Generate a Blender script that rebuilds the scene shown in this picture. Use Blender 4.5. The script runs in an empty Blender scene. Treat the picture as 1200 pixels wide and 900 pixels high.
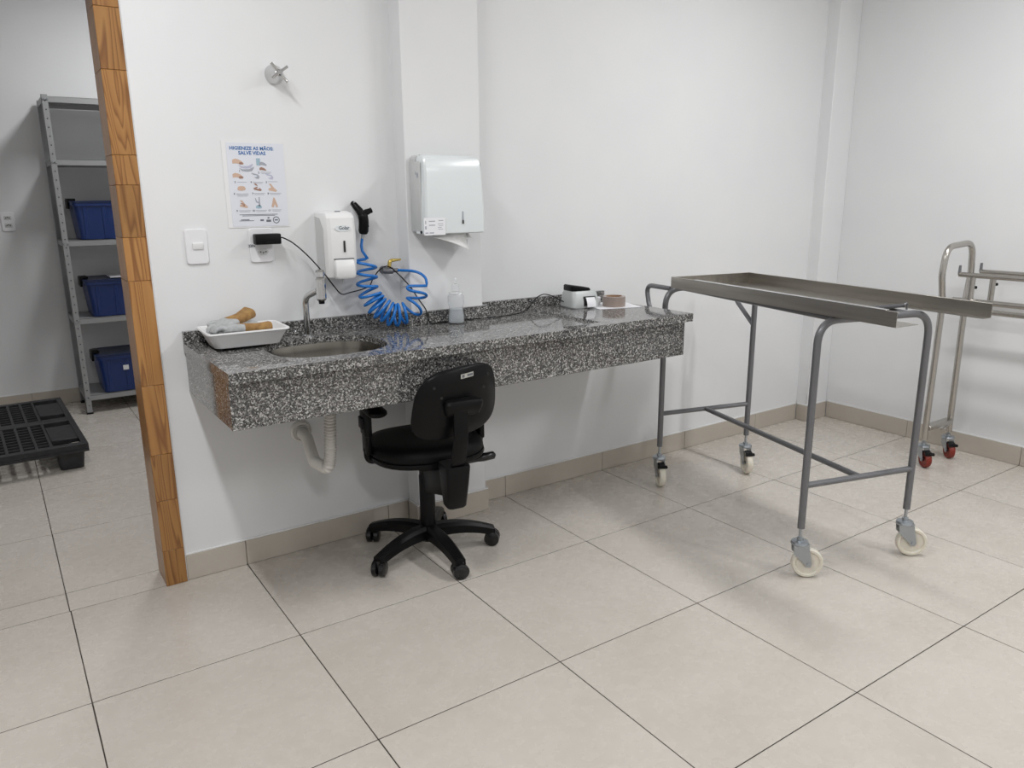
import bpy, bmesh, math, random
from mathutils import Vector, Matrix, Euler
D = bpy.data
SC = bpy.context.scene
COL = SC.collection
PI = math.pi
R = math.radians
random.seed(7)

# ------------------------------------------------------------------ camera, world, lights, exposure
def make_camera():
    yaw, pitch, roll = 0.596146, 0.241902, -0.008467
    f = Vector((math.sin(yaw)*math.cos(pitch), math.cos(yaw)*math.cos(pitch), -math.sin(pitch)))
    r = Vector((math.cos(yaw), -math.sin(yaw), 0)); u = r.cross(f)
    r2 = math.cos(roll)*r + math.sin(roll)*u
    u2 = -math.sin(roll)*r + math.cos(roll)*u
    cam = D.cameras.new('camera'); o = D.objects.new('camera', cam); COL.objects.link(o)
    cam.sensor_width = 36; cam.sensor_fit = 'HORIZONTAL'; cam.lens = 898.45/1200*36
    cam.clip_start = 0.02
    m = Matrix((r2, u2, -f)).transposed().to_4x4(); m.translation = Vector((-0.0745, -1.6559, 1.4034))
    o.matrix_world = m
    SC.camera = o
make_camera()
w = D.worlds.new('world'); SC.world = w; w.use_nodes = True
w.node_tree.nodes['Background'].inputs[0].default_value = (0.9, 0.95, 1, 1)
w.node_tree.nodes['Background'].inputs[1].default_value = 0.3
def area(name, loc, sx, sy, power, col=(0.985, 0.992, 1), rot=(0, 0, 0)):
    l = D.lights.new(name, 'AREA'); l.shape = 'RECTANGLE'; l.size = sx; l.size_y = sy
    l.energy = power; l.color = col
    o = D.objects.new(name, l); COL.objects.link(o); o.location = loc; o.rotation_euler = rot
    return o
CEIL = 2.85
area('ceiling_lamp', (0.03, -0.05, CEIL-0.03), 0.13, 1.0, 20)
area('ceiling_lamp', (2.95, -0.45, CEIL-0.03), 0.15, 1.1, 22)
area('ceiling_lamp', (0.05, -2.6, CEIL-0.03), 0.2, 1.1, 21)
area('ceiling_lamp', (3.05, -2.9, CEIL-0.03), 0.2, 1.1, 26)
area('storage_lamp', (1.05, 3.15, CEIL-0.03), 0.25, 0.9, 18, (1, 1, 1))
SC.view_settings.view_transform = 'Standard'
SC.view_settings.look = 'None'
SC.view_settings.gamma = 1
SC.view_settings.exposure = 0.52

# ------------------------------------------------------------------ materials
def mat(name, col, rough=0.5, metal=0.0, spec=0.5, **kw):
    m = D.materials.new(name); m.use_nodes = True
    b = m.node_tree.nodes['Principled BSDF']
    b.inputs['Base Color'].default_value = (*col, 1); b.inputs['Roughness'].default_value = rough
    b.inputs['Metallic'].default_value = metal; b.inputs['Specular IOR Level'].default_value = spec
    for k, v in kw.items(): b.inputs[k.replace('_', ' ')].default_value = v
    return m
class NT:
    def __init__(s, m): s.m = m; s.t = m.node_tree; s.n = s.t.nodes; s.b = s.n['Principled BSDF']
    def new(s, typ, **kw):
        n = s.n.new(typ)
        for k, v in kw.items():
            if k.startswith('_'): setattr(n, k[1:], v)
            else: n.inputs[k.replace('0', ' ') if k not in n.inputs else k].default_value = v
        return n
    def link(s, a, b): s.t.links.new(a, b)
    def ramp(s, fac, stops, mode='LINEAR'):
        r = s.n.new('ShaderNodeValToRGB'); r.color_ramp.interpolation = mode
        e = r.color_ramp.elements
        while len(e) < len(stops): e.new(0.5)
        for x, (p, c) in zip(e, stops): x.position = p; x.color = (*c, 1) if len(c) == 3 else c
        s.link(fac, r.inputs[0]); return r.outputs[0]
    def coord(s, which='Object', scale=(1, 1, 1)):
        t = s.n.new('ShaderNodeTexCoord'); mp = s.n.new('ShaderNodeMapping'); mp.inputs['Scale'].default_value = scale
        s.link(t.outputs[which], mp.inputs[0]); return mp
    def bump(s, h, strength=0.1, dist=0.01):
        b = s.n.new('ShaderNodeBump'); b.inputs['Strength'].default_value = strength; b.inputs['Distance'].default_value = dist
        s.link(h, b.inputs['Height']); s.link(b.outputs[0], s.b.inputs['Normal'])
def noise_mat(name, c1, c2, scale=8, detail=5, rough=0.6, metal=0, stretch=(1, 1, 1), lo=0.35, hi=0.65, bump=0, spec=0.5, bd=0.002):
    m = mat(name, c1, rough, metal, spec); t = NT(m)
    mp = t.coord(scale=stretch)
    n = t.new('ShaderNodeTexNoise', Scale=scale, Detail=detail); t.link(mp.outputs[0], n.inputs['Vector'])
    t.link(t.ramp(n.outputs['Fac'], [(lo, c1), (hi, c2)]), t.b.inputs['Base Color'])
    if bump: t.bump(n.outputs['Fac'], bump, bd)
    return m
M = {}
M['wall'] = noise_mat('wall_paint', (0.755, 0.76, 0.77), (0.775, 0.78, 0.785), 3, 3, 0.55, bump=0.06, spec=0.3)
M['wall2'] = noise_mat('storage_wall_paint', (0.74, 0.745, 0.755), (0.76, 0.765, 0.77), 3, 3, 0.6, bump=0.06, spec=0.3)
M['ceiling'] = mat('ceiling_paint', (0.8, 0.8, 0.8), 0.8)
M['grout'] = mat('grout', (0.035, 0.026, 0.02), 0.9)
def tile_mat(name, a, b, rough):
    m = mat(name, a, rough, 0, 0.45); t = NT(m)
    oi = t.new('ShaderNodeObjectInfo'); tc = t.n.new('ShaderNodeTexCoord')
    mul = t.new('ShaderNodeVectorMath', _operation='MULTIPLY_ADD')
    t.link(oi.outputs['Random'], mul.inputs[0]); mul.inputs[1].default_value = (37, 51, 13); t.link(tc.outputs['Object'], mul.inputs[2])
    n1 = t.new('ShaderNodeTexNoise', Scale=3.2, Detail=4); n2 = t.new('ShaderNodeTexNoise', Scale=160, Detail=2)
    n3 = t.new('ShaderNodeTexNoise', Scale=22, Detail=5)
    for n in (n1, n2, n3): t.link(mul.outputs[0], n.inputs['Vector'])
    ad = t.new('ShaderNodeMath', _operation='MULTIPLY_ADD'); t.link(n3.outputs['Fac'], ad.inputs[0]); ad.inputs[1].default_value = 0.5; t.link(n1.outputs['Fac'], ad.inputs[2])
    ad2 = t.new('ShaderNodeMath', _operation='MULTIPLY_ADD'); t.link(n2.outputs['Fac'], ad2.inputs[0]); ad2.inputs[1].default_value = 0.22; t.link(ad.outputs[0], ad2.inputs[2])
    t.link(t.ramp(ad2.outputs[0], [(0.45, a), (1.2, b)]), t.b.inputs['Base Color'])
    rr = t.new('ShaderNodeMath', _operation='MULTIPLY_ADD'); t.link(n3.outputs['Fac'], rr.inputs[0]); rr.inputs[1].default_value = 0.12; rr.inputs[2].default_value = rough-0.06
    t.link(rr.outputs[0], t.b.inputs['Roughness'])
    return m
M['tile'] = tile_mat('porcelain_tile', (0.51, 0.468, 0.415), (0.57, 0.53, 0.48), 0.27)
M['bbtile'] = tile_mat('skirting_tile', (0.46, 0.41, 0.35), (0.51, 0.465, 0.405), 0.4)
def granite():
    m = mat('granite', (0.2, 0.2, 0.2), 0.07, 0, 0.55); t = NT(m); mp = t.coord()
    nz = t.new('ShaderNodeTexNoise', Scale=90, Detail=2); t.link(mp.outputs[0], nz.inputs['Vector'])
    mx = t.new('ShaderNodeVectorMath', _operation='MULTIPLY_ADD'); t.link(nz.outputs['Color'], mx.inputs[0]); mx.inputs[1].default_value = (0.0015,)*3; t.link(mp.outputs[0], mx.inputs[2])
    v1 = t.new('ShaderNodeTexVoronoi', Scale=245); v2 = t.new('ShaderNodeTexVoronoi', Scale=460)
    for v in (v1, v2): t.link(mx.outputs[0], v.inputs['Vector'])
    s1 = t.new('ShaderNodeSeparateColor'); t.link(v1.outputs['Color'], s1.inputs[0])
    s2 = t.new('ShaderNodeSeparateColor'); t.link(v2.outputs['Color'], s2.inputs[0])
    c1 = t.ramp(s1.outputs[0], [(0, (0.008, 0.008, 0.009)), (0.34, (0.028, 0.027, 0.027)), (0.5, (0.11, 0.107, 0.103)), (0.68, (0.28, 0.275, 0.265)), (0.86, (0.62, 0.61, 0.59))], 'CONSTANT')
    c2 = t.ramp(s2.outputs[1], [(0, (0.02, 0.02, 0.02)), (0.3, (0.13, 0.125, 0.12)), (0.6, (0.3, 0.295, 0.29)), (0.9, (0.55, 0.54, 0.53))], 'CONSTANT')
    mix = t.n.new('ShaderNodeMix'); mix.data_type = 'RGBA'; mix.inputs[0].default_value = 0.3
    t.link(c1, mix.inputs[6]); t.link(c2, mix.inputs[7]); t.link(mix.outputs[2], t.b.inputs['Base Color'])
    return m
M['granite'] = granite()
def wood():
    m = mat('finger_jointed_pine', (0.5, 0.22, 0.07), 0.3, 0, 0.5); t = NT(m)
    oi = t.new('ShaderNodeObjectInfo'); mp = t.coord(scale=(1, 1, 0.055))
    ad = t.new('ShaderNodeVectorMath', _operation='MULTIPLY_ADD'); t.link(oi.outputs['Random'], ad.inputs[0]); ad.inputs[1].default_value = (3.1, 5.7, 2.3); t.link(mp.outputs[0], ad.inputs[2])
    n = t.new('ShaderNodeTexNoise', Scale=9, Detail=2, Distortion=0.4); t.link(ad.outputs[0], n.inputs['Vector'])
    wv = t.new('ShaderNodeMath', _operation='MULTIPLY'); t.link(n.outputs['Fac'], wv.inputs[0]); wv.inputs[1].default_value = 22
    fr = t.new('ShaderNodeMath', _operation='FRACT'); t.link(wv.outputs[0], fr.inputs[0])
    c = t.ramp(fr.outputs[0], [(0, (0.40, 0.20, 0.062)), (0.55, (0.35, 0.165, 0.05)), (0.85, (0.21, 0.085, 0.025)), (1, (0.37, 0.185, 0.056))])
    n2 = t.new('ShaderNodeTexNoise', Scale=220, Detail=2); t.link(ad.outputs[0], n2.inputs['Vector'])
    hs = t.new('ShaderNodeHueSaturation'); t.link(c, hs.inputs['Color'])
    vm = t.new('ShaderNodeMapRange'); vm.inputs[3].default_value = 0.85; vm.inputs[4].default_value = 1.15; t.link(oi.outputs['Random'], vm.inputs[0]); t.link(vm.outputs[0], hs.inputs['Value'])
    t.link(hs.outputs[0], t.b.inputs['Base Color']); t.bump(n2.outputs['Fac'], 0.08, 0.001)
    return m
M['wood'] = wood()
M['steel'] = noise_mat('brushed_steel', (0.36, 0.34, 0.31), (0.45, 0.425, 0.385), 40, 4, 0.33, 1, stretch=(1, 0.06, 1), bump=0.03)
M['steel_tube'] = mat('stainless_tube', (0.47, 0.45, 0.42), 0.26, 1)
M['chrome'] = mat('chrome', (0.62, 0.62, 0.62), 0.1, 1)
M['zinc'] = mat('zinc_plate', (0.42, 0.45, 0.48), 0.32, 1)
M['gunmetal'] = mat('grey_tube_paint', (0.185, 0.187, 0.198), 0.34, 0.55)
M['basin'] = mat('basin_steel', (0.24, 0.225, 0.2), 0.22, 1)
M['nylon'] = mat('cream_nylon', (0.72, 0.68, 0.58), 0.4, Subsurface_Weight=0.1)
M['red'] = mat('red_polyurethane', (0.22, 0.022, 0.01), 0.4)
M['black'] = mat('black_plastic', (0.0035, 0.0035, 0.004), 0.38, 0, 0.18)
M['blackgloss'] = mat('black_gloss_plastic', (0.008, 0.008, 0.009), 0.22)
M['fabric'] = noise_mat('black_vinyl', (0.004, 0.004, 0.0045), (0.007, 0.007, 0.0075), 300, 2, 0.5, bump=0.15, spec=0.15)
M['pallet'] = noise_mat('black_pallet_plastic', (0.012, 0.012, 0.014), (0.02, 0.02, 0.023), 30, 3, 0.5)
M['white'] = mat('white_plastic', (0.80, 0.80, 0.80), 0.28)
M['white2'] = mat('white_cool_plastic', (0.74, 0.78, 0.79), 0.22)
M['whitegrey'] = mat('light_grey_plastic', (0.58, 0.59, 0.585), 0.4)
M['switch'] = mat('switch_plastic', (0.78, 0.78, 0.80), 0.3)
M['pvc'] = mat('offwhite_pvc', (0.70, 0.68, 0.64), 0.45)
M['dark'] = mat('dark_slot', (0.01, 0.01, 0.01), 0.5)
M['blue'] = mat('blue_hose', (0.012, 0.17, 0.55), 0.25)
M['bin'] = mat('blue_bin_plastic', (0.007, 0.030, 0.145), 0.35)
M['binlid'] = mat('navy_lid_plastic', (0.007, 0.018, 0.07), 0.35)
M['brass'] = mat('yellow_brass', (0.62, 0.46, 0.13), 0.3, 0.8)
M['paper'] = mat('white_paper', (0.83, 0.83, 0.86), 0.7)
M['tissue'] = noise_mat('paper_towel', (0.85, 0.85, 0.84), (0.9, 0.9, 0.89), 60, 3, 0.9, bump=0.2)
M['poster'] = mat('laminated_sheet', (0.72, 0.74, 0.80), 0.2)
M['postfilm'] = mat('laminate_edge', (0.80, 0.80, 0.805), 0.15)
M['inkblue'] = mat('blue_ink', (0.015, 0.12, 0.36), 0.5)
M['inkgrey'] = mat('grey_ink', (0.13, 0.14, 0.17), 0.5)
M['inkpale'] = mat('pale_ink', (0.36, 0.38, 0.43), 0.5)
M['skin'] = mat('tan_ink', (0.60, 0.42, 0.32), 0.5)
M['skin2'] = mat('brown_ink', (0.33, 0.19, 0.14), 0.5)
M['skyink'] = mat('light_blue_ink', (0.33, 0.46, 0.54), 0.5)
M['waterink'] = mat('lilac_ink', (0.48, 0.49, 0.60), 0.5)
M['tan'] = noise_mat('tan_leather', (0.42, 0.25, 0.085), (0.27, 0.145, 0.05), 35, 4, 0.8, bump=0.4)
M['greyglove'] = noise_mat('grey_nitrile_coating', (0.36, 0.37, 0.375), (0.44, 0.45, 0.455), 60, 3, 0.6, bump=0.3)
M['shelf'] = mat('grey_shelf_paint', (0.33, 0.335, 0.34), 0.45, 0.2)
M['bottle'] = mat('clear_bottle', (0.96, 0.97, 0.975), 0.1, 0, 0.5, Transmission_Weight=0.9, IOR=1.08)
M['liquid'] = mat('clear_gel', (0.80, 0.85, 0.89), 0.1, 0, 0.5, Transmission_Weight=0.45, IOR=1.15)
M['acrylic'] = mat('clear_acrylic', (0.9, 0.9, 0.92), 0.06, 0, 0.5, Transmission_Weight=0.7, IOR=1.4)
M['tape'] = mat('tape_roll', (0.42, 0.34, 0.30), 0.2, 0, 0.5, Transmission_Weight=0.25)
M['card'] = mat('cardboard_core', (0.33, 0.2, 0.12), 0.8)
M['printer'] = mat('printer_shell', (0.50, 0.52, 0.52), 0.35)

# ------------------------------------------------------------------ mesh helpers
class MB:
    """collects shapes into one bmesh and links it as one object"""
    def __init__(s): s.bm = bmesh.new()
    def _merge(s, b, mtx=None):
        if mtx is not None: bmesh.ops.transform(b, matrix=mtx, verts=b.verts)
        me = D.meshes.new('t'); b.to_mesh(me); b.free(); s.bm.from_mesh(me); D.meshes.remove(me)
    def box(s, c, size, rot=None, bev=0.0, seg=2, taper=None):
        b = bmesh.new(); bmesh.ops.create_cube(b, size=1)
        for v in b.verts:
            k = 1.0
            if taper and v.co.z < 0: v.co.x *= taper[0]; v.co.y *= taper[1]
            v.co = Vector((v.co.x*size[0], v.co.y*size[1], v.co.z*size[2]))
        if bev: bmesh.ops.bevel(b, geom=b.edges[:], offset=bev, segments=seg, profile=0.5, affect='EDGES')
        m = Matrix.Translation(Vector(c))
        if rot: m = m @ Euler(rot).to_matrix().to_4x4()
        s._merge(b, m); return s
    def box2(s, a, c, bev=0.0, seg=2):
        a = Vector(a); c = Vector(c); return s.box((a+c)/2, [abs(x) for x in (c-a)], None, bev, seg)
    def tube(s, pts, r, n=12, closed=False, cap=True):
        pts = [Vector(p) for p in pts]; N = len(pts)
        rr = r if isinstance(r, (list, tuple)) else [r]*N
        b = bmesh.new(); rings = []; up = None
        for i, p in enumerate(pts):
            if closed: d = pts[(i+1) % N]-pts[i-1]
            else: d = pts[min(i+1, N-1)]-pts[max(i-1, 0)]
            d.normalize()
            if up is None:
                up = Vector((0, 0, 1)) if abs(d.z) < 0.9 else Vector((1, 0, 0))
            x = up.cross(d)
            if x.length < 1e-6: x = Vector((0, 1, 0)).cross(d)
            x.normalize(); up = d.cross(x)
            rings.append([b.verts.new(p+(x*math.cos(2*PI*k/n)+up*math.sin(2*PI*k/n))*rr[i]) for k in range(n)])
        for i in range(N if closed else N-1):
            A = rings[i]; B = rings[(i+1) % N]
            for k in range(n): b.faces.new((A[k], A[(k+1) % n], B[(k+1) % n], B[k]))
        if cap and not closed:
            b.faces.new(rings[0][::-1]); b.faces.new(rings[-1])
        bmesh.ops.recalc_face_normals(b, faces=b.faces)
        s._merge(b); return s
    def lathe(s, prof, n=24, mtx=None, closed=False):
        """prof: list of (radius, z)"""
        b = bmesh.new(); rings = []
        for (r, z) in prof:
            if r < 1e-6: rings.append([b.verts.new((0, 0, z))])
            else: rings.append([b.verts.new((r*math.cos(2*PI*k/n), r*math.sin(2*PI*k/n), z)) for k in range(n)])
        L = len(rings)
        for i in range(L if closed else L-1):
            A = rings[i]; B = rings[(i+1) % L]
            for k in range(n):
                k2 = (k+1) % n
                if len(A) == 1 and len(B) == 1: continue
                if len(A) == 1: b.faces.new((A[0], B[k2], B[k]))
                elif len(B) == 1: b.faces.new((A[k], A[k2], B[0]))
                else: b.faces.new((A[k], A[k2], B[k2], B[k]))
        bmesh.ops.recalc_face_normals(b, faces=b.faces)
        s._merge(b, mtx); return s
    def prism(s, outline, h, mtx=None, bev=0.0):
        """outline in xy, extruded z 0..h"""
        b = bmesh.new(); v = [b.verts.new((x, y, 0)) for x, y in outline]
        f = b.faces.new(v); r = bmesh.ops.extrude_face_region(b, geom=[f])
        for e in r['geom']:
            if isinstance(e, bmesh.types.BMVert): e.co.z += h
        bmesh.ops.recalc_face_normals(b, faces=b.faces)
        if bev: bmesh.ops.bevel(b, geom=b.edges[:], offset=bev, segments=2, profile=0.5, affect='EDGES')
        s._merge(b, mtx); return s
    def loft(s, loops, cap=True, closed=False):
        b = bmesh.new(); rs = [[b.verts.new(Vector(p)) for p in l] for l in loops]; n = len(rs[0])
        for i in range(len(rs) if closed else len(rs)-1):
            A = rs[i]; B = rs[(i+1) % len(rs)]
            for k in range(n): b.faces.new((A[k], A[(k+1) % n], B[(k+1) % n], B[k]))
        if cap and not closed: b.faces.new(rs[0][::-1]); b.faces.new(rs[-1])
        bmesh.ops.recalc_face_normals(b, faces=b.faces)
        s._merge(b); return s
    def strip(s, grid):
        """open sheet from rows of points"""
        b = bmesh.new(); g = [[b.verts.new(Vector(p)) for p in r] for r in grid]
        for i in range(len(g)-1):
            for k in range(len(g[0])-1): b.faces.new((g[i][k], g[i][k+1], g[i+1][k+1], g[i+1][k]))
        s._merge(b); return s
    def build(s, name, m, parent=None, loc=None, ang=38, label=None):
        me = D.meshes.new(name); s.bm.to_mesh(me); s.bm.free(); me.materials.append(m)
        me.polygons.foreach_set('use_smooth', [True]*len(me.polygons)); me.set_sharp_from_angle(angle=R(ang))
        o = D.objects.new(name, me); COL.objects.link(o)
        if parent: o.parent = parent
        if loc: o.location = loc
        if label: o['label'] = label
        return o
def fillet(pts, r, n=6):
    """round the corners of a polyline"""
    pts = [Vector(p) for p in pts]; out = [pts[0]]
    for i in range(1, len(pts)-1):
        a, p, c = pts[i-1], pts[i], pts[i+1]
        ri = r[i-1] if isinstance(r, (list, tuple)) else r
        u = (a-p).normalized(); v = (c-p).normalized(); th = u.angle(v)
        if th > PI-0.02: out.append(p); continue
        d = min(ri/math.tan(th/2), (a-p).length*0.49, (c-p).length*0.49)
        A = p+u*d; B = p+v*d
        for k in range(n+1):
            t = k/n; out.append(A.lerp(p, t).lerp(p.lerp(B, t), t))
    out.append(pts[-1]); return out
def spline(pts, n=8):
    """Catmull-Rom through points"""
    P = [Vector(p) for p in pts]; P = [P[0]*2-P[1]]+P+[P[-1]*2-P[-2]]; o = []
    for i in range(1, len(P)-2):
        a, b, c, d = P[i-1:i+3]
        for k in range(n):
            t = k/n; o.append(0.5*((2*b)+(c-a)*t+(2*a-5*b+4*c-d)*t*t+(3*b-a-3*c+d)*t**3))
    o.append(P[-2]); return o
def rrect(w, h, r, n=5, cx=0, cy=0):
    o = []
    for sx, sy, a0 in ((1, 1, 0), (-1, 1, 90), (-1, -1, 180), (1, -1, 270)):
        for k in range(n+1):
            a = R(a0+90*k/n); o.append((cx+sx*(w/2-r)+r*math.cos(a), cy+sy*(h/2-r)+r*math.sin(a)))
    return o
def tag(o, label, cat, group=None, kind=None):
    o['label'] = label; o['category'] = cat
    if group: o['group'] = group
    if kind: o['kind'] = kind
    return o
def thing(name, label, cat, loc=(0, 0, 0), rz=0, group=None, kind=None):
    o = D.objects.new(name, None); COL.objects.link(o); o.location = loc; o.rotation_euler = (0, 0, rz)
    o.empty_display_size = 0.05
    return tag(o, label, cat, group, kind)
def copy_tree(o, parent=None):
    c = o.copy(); COL.objects.link(c)
    if parent: c.parent = parent
    for ch in list(o.children): copy_tree(ch, c)
    return c
def text(name, body, size, m, parent, mtx, align='CENTER', bold=0.0, depth=0.0002):
    cu = D.curves.new(name, 'FONT'); cu.body = body; cu.size = size; cu.align_x = align; cu.align_y = 'CENTER'
    cu.extrude = depth; cu.offset = bold; cu.resolution_u = 2
    t = D.objects.new('t', cu); COL.objects.link(t)
    dg = bpy.context.evaluated_depsgraph_get(); me = D.meshes.new_from_object(t.evaluated_get(dg))
    D.objects.remove(t); D.curves.remove(cu)
    me.name = name; me.materials.clear(); me.materials.append(m); me.transform(mtx)
    o = D.objects.new(name, me); COL.objects.link(o); o.parent = parent; return o
# frame on a wall facing -y: local x -> +x, local y -> +z, local z -> -y
def wallmtx(x, y, z): return Matrix.Translation((x, y, z)) @ Matrix(((1, 0, 0, 0), (0, 0, -1, 0), (0, 1, 0, 0), (0, 0, 0, 1)))
WALLF = Matrix(((1, 0, 0, 0), (0, 0, -1, 0), (0, 1, 0, 0), (0, 0, 0, 1)))

# ------------------------------------------------------------------ room shell
WY = 1.225; WX = 4.27; T = 0.61; BB = 0.10
X0, Y0 = -2.2, -4.6           # unseen side and front walls
SX0, SX1, SY1 = -1.6, 1.9, 4.456
DX0, DX1 = -0.55, 0.386       # doorway in the back wall (outer edges of the timber lining)
def struct(o, label, cat): return tag(o, label, cat, kind='structure')
fl = MB().box2((X0-0.2, Y0-0.2, -0.08), (WX+0.2, SY1+0.2, -0.0009)).build('floor', M['grout'])
struct(fl, 'beige porcelain tile floor with thin dark joints', 'floor')
tiles = {}
def tile(x0, x1, y0, y1, lim, g=0.0015):
    x0 = max(x0, lim[0]); x1 = min(x1, lim[1]); y0 = max(y0, lim[2]); y1 = min(y1, lim[3])
    if x1-x0 < 0.01 or y1-y0 < 0.01: return
    k = (round(x1-x0, 3), round(y1-y0, 3))
    if k not in tiles:
        o = MB().box((0, 0, -0.0041), (k[0]-2*g, k[1]-2*g, 0.008), None, 0.0009, 1).build('floor_tile', M['tile']); tiles[k] = o.data
    else:
        o = D.objects.new('floor_tile', tiles[k]); COL.objects.link(o)
    o.parent = fl; o.location = ((x0+x1)/2, (y0+y1)/2, 0)
lim = (X0, WX, Y0, 1.22)
for i in range(-4, 7):
    for j in range(-8, 2): tile(i*T, (i+1)*T, j*T, (j+1)*T, lim)
for i in range(-1, 1): tile(i*T-0.003, (i+1)*T-0.003, 1.22, 1.371, (DX0, DX1, 1.2, 1.371))
for i in range(-3, 4):
    for j in range(0, 6): tile(i*T-0.003-(0.0), (i+1)*T-0.003, 1.371+j*0.616, 1.371+(j+1)*0.616, (SX0, SX1, 1.371, SY1))
struct(MB().box2((X0-0.1, Y0-0.1, CEIL), (WX+0.1, SY1+0.1, CEIL+0.1)).build('ceiling', M['ceiling']), 'plain white ceiling above both rooms', 'ceiling')
wb = MB(); wb.box2((DX1-0.03, WY, 0), (WX, WY+0.13, CEIL)); wb.box2((X0, WY, 0), (DX0+0.03, WY+0.13, CEIL)); wb.box2((DX0+0.03, WY, 2.14), (DX1-0.03, WY+0.13, CEIL))
struct(wb.build('wall_back', M['wall']), 'white painted wall behind the granite counter', 'wall')
struct(MB().box2((WX, Y0, 0), (WX+0.12, WY+0.13, CEIL)).build('wall_right', M['wall']), 'white painted wall behind the stainless cart', 'wall')
struct(MB().box2((X0-0.12, Y0, 0), (X0, WY+0.13, CEIL)).build('wall_left', M['wall']), 'white painted wall at the left, outside the view', 'wall')
struct(MB().box2((X0, Y0-0.12, 0), (WX, Y0, CEIL)).build('wall_front', M['wall']), 'white painted wall behind the viewer', 'wall')
struct(MB().box2((SX0-0.1, SY1, 0), (SX1+0.1, SY1+0.12, CEIL)).build('wall_storage_back', M['wall2']), 'shaded wall of the storage room behind the steel shelf', 'wall')
struct(MB().box2((SX0-0.12, WY+0.13, 0), (SX0, SY1, CEIL)).build('wall_storage_left', M['wall2']), 'left wall of the storage room, outside the view', 'wall')
struct(MB().box2((SX1, WY+0.13, 0), (SX1+0.12, SY1, CEIL)).build('wall_storage_right', M['wall2']), 'right wall of the storage room, hidden by the door post', 'wall')
struct(MB().box2((1.326, 1.135, 0), (1.67, WY+0.01, CEIL), 0.003, 1).build('trim_1', M['wall']), 'shallow white pillar behind the paper towel dispenser', 'pillar')
struct(MB().box2((4.065, 1.15, 0), (WX, WY+0.01, CEIL), 0.003, 1).build('trim_2', M['wall']), 'shallow white pillar in the far corner of the room', 'pillar')
# skirting of floor tiles
def skirting(name, label, runs):
    e = thing(name, label, 'skirting', kind='structure')
    for (axis, face, a, b, dirn, joints) in runs:
        cuts = [a]+[j for j in joints if a+0.01 < j < b-0.01]+[b]
        for p, q in zip(cuts[:-1], cuts[1:]):
            m = MB(); g = 0.0012
            if axis == 'x': m.box2((p+g, face, 0.001), (q-g, face+0.01*dirn, BB), 0.001, 1)
            else: m.box2((face, p+g, 0.001), (face+0.01*dirn, q-g, BB), 0.001, 1)
            m.build('skirting_tile', M['bbtile'], e)
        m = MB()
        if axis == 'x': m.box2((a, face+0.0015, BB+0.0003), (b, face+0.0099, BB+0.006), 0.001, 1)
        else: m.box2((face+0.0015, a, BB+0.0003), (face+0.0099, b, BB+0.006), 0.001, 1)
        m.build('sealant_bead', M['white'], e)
    return e
JX = [i*T for i in range(-5, 9)]
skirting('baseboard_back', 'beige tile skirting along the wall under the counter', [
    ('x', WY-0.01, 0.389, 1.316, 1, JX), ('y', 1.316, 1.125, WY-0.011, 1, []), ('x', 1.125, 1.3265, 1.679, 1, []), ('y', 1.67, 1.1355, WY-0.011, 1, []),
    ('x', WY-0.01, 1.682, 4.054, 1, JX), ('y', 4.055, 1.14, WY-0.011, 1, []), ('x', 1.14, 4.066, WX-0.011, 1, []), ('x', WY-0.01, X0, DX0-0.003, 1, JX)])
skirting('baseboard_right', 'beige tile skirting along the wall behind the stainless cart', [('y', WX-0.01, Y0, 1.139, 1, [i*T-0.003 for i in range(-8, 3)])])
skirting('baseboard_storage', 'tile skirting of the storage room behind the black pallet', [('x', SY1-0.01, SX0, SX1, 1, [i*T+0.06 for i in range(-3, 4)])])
# doorway lining of finger-jointed timber
dr = thing('door_1', 'orange finger-jointed timber door frame left of the counter', 'door frame', (0, 0, 0), kind='structure')
def jamb(x0, x1, cuts):
    for a, b in zip(cuts[:-1], cuts[1:]):
        MB().box2((x0, 1.208, a+0.0004), (x1, 1.362, b-0.0004), 0.0012, 1).build('wood_block', M['wood'], dr)
jamb(0.3125, DX1, [0, 0.14, 0.335, 0.51, 0.765, 1.13, 1.275, 1.445, 1.54, 1.80, 1.985, 2.14])
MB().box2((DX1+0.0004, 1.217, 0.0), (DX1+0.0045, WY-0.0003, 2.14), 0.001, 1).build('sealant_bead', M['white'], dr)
jamb(DX0, DX0+0.0735, [0, 0.31, 0.66, 0.94, 1.35, 1.7, 2.14])
for a, b in ((-0.475, -0.1), (-0.1, 0.12), (0.12, 0.311)):
    MB().box2((a+0.0004, 1.208, 2.07), (b-0.0004, 1.362, 2.14), 0.0012, 1).build('wood_block', M['wood'], dr)

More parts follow.
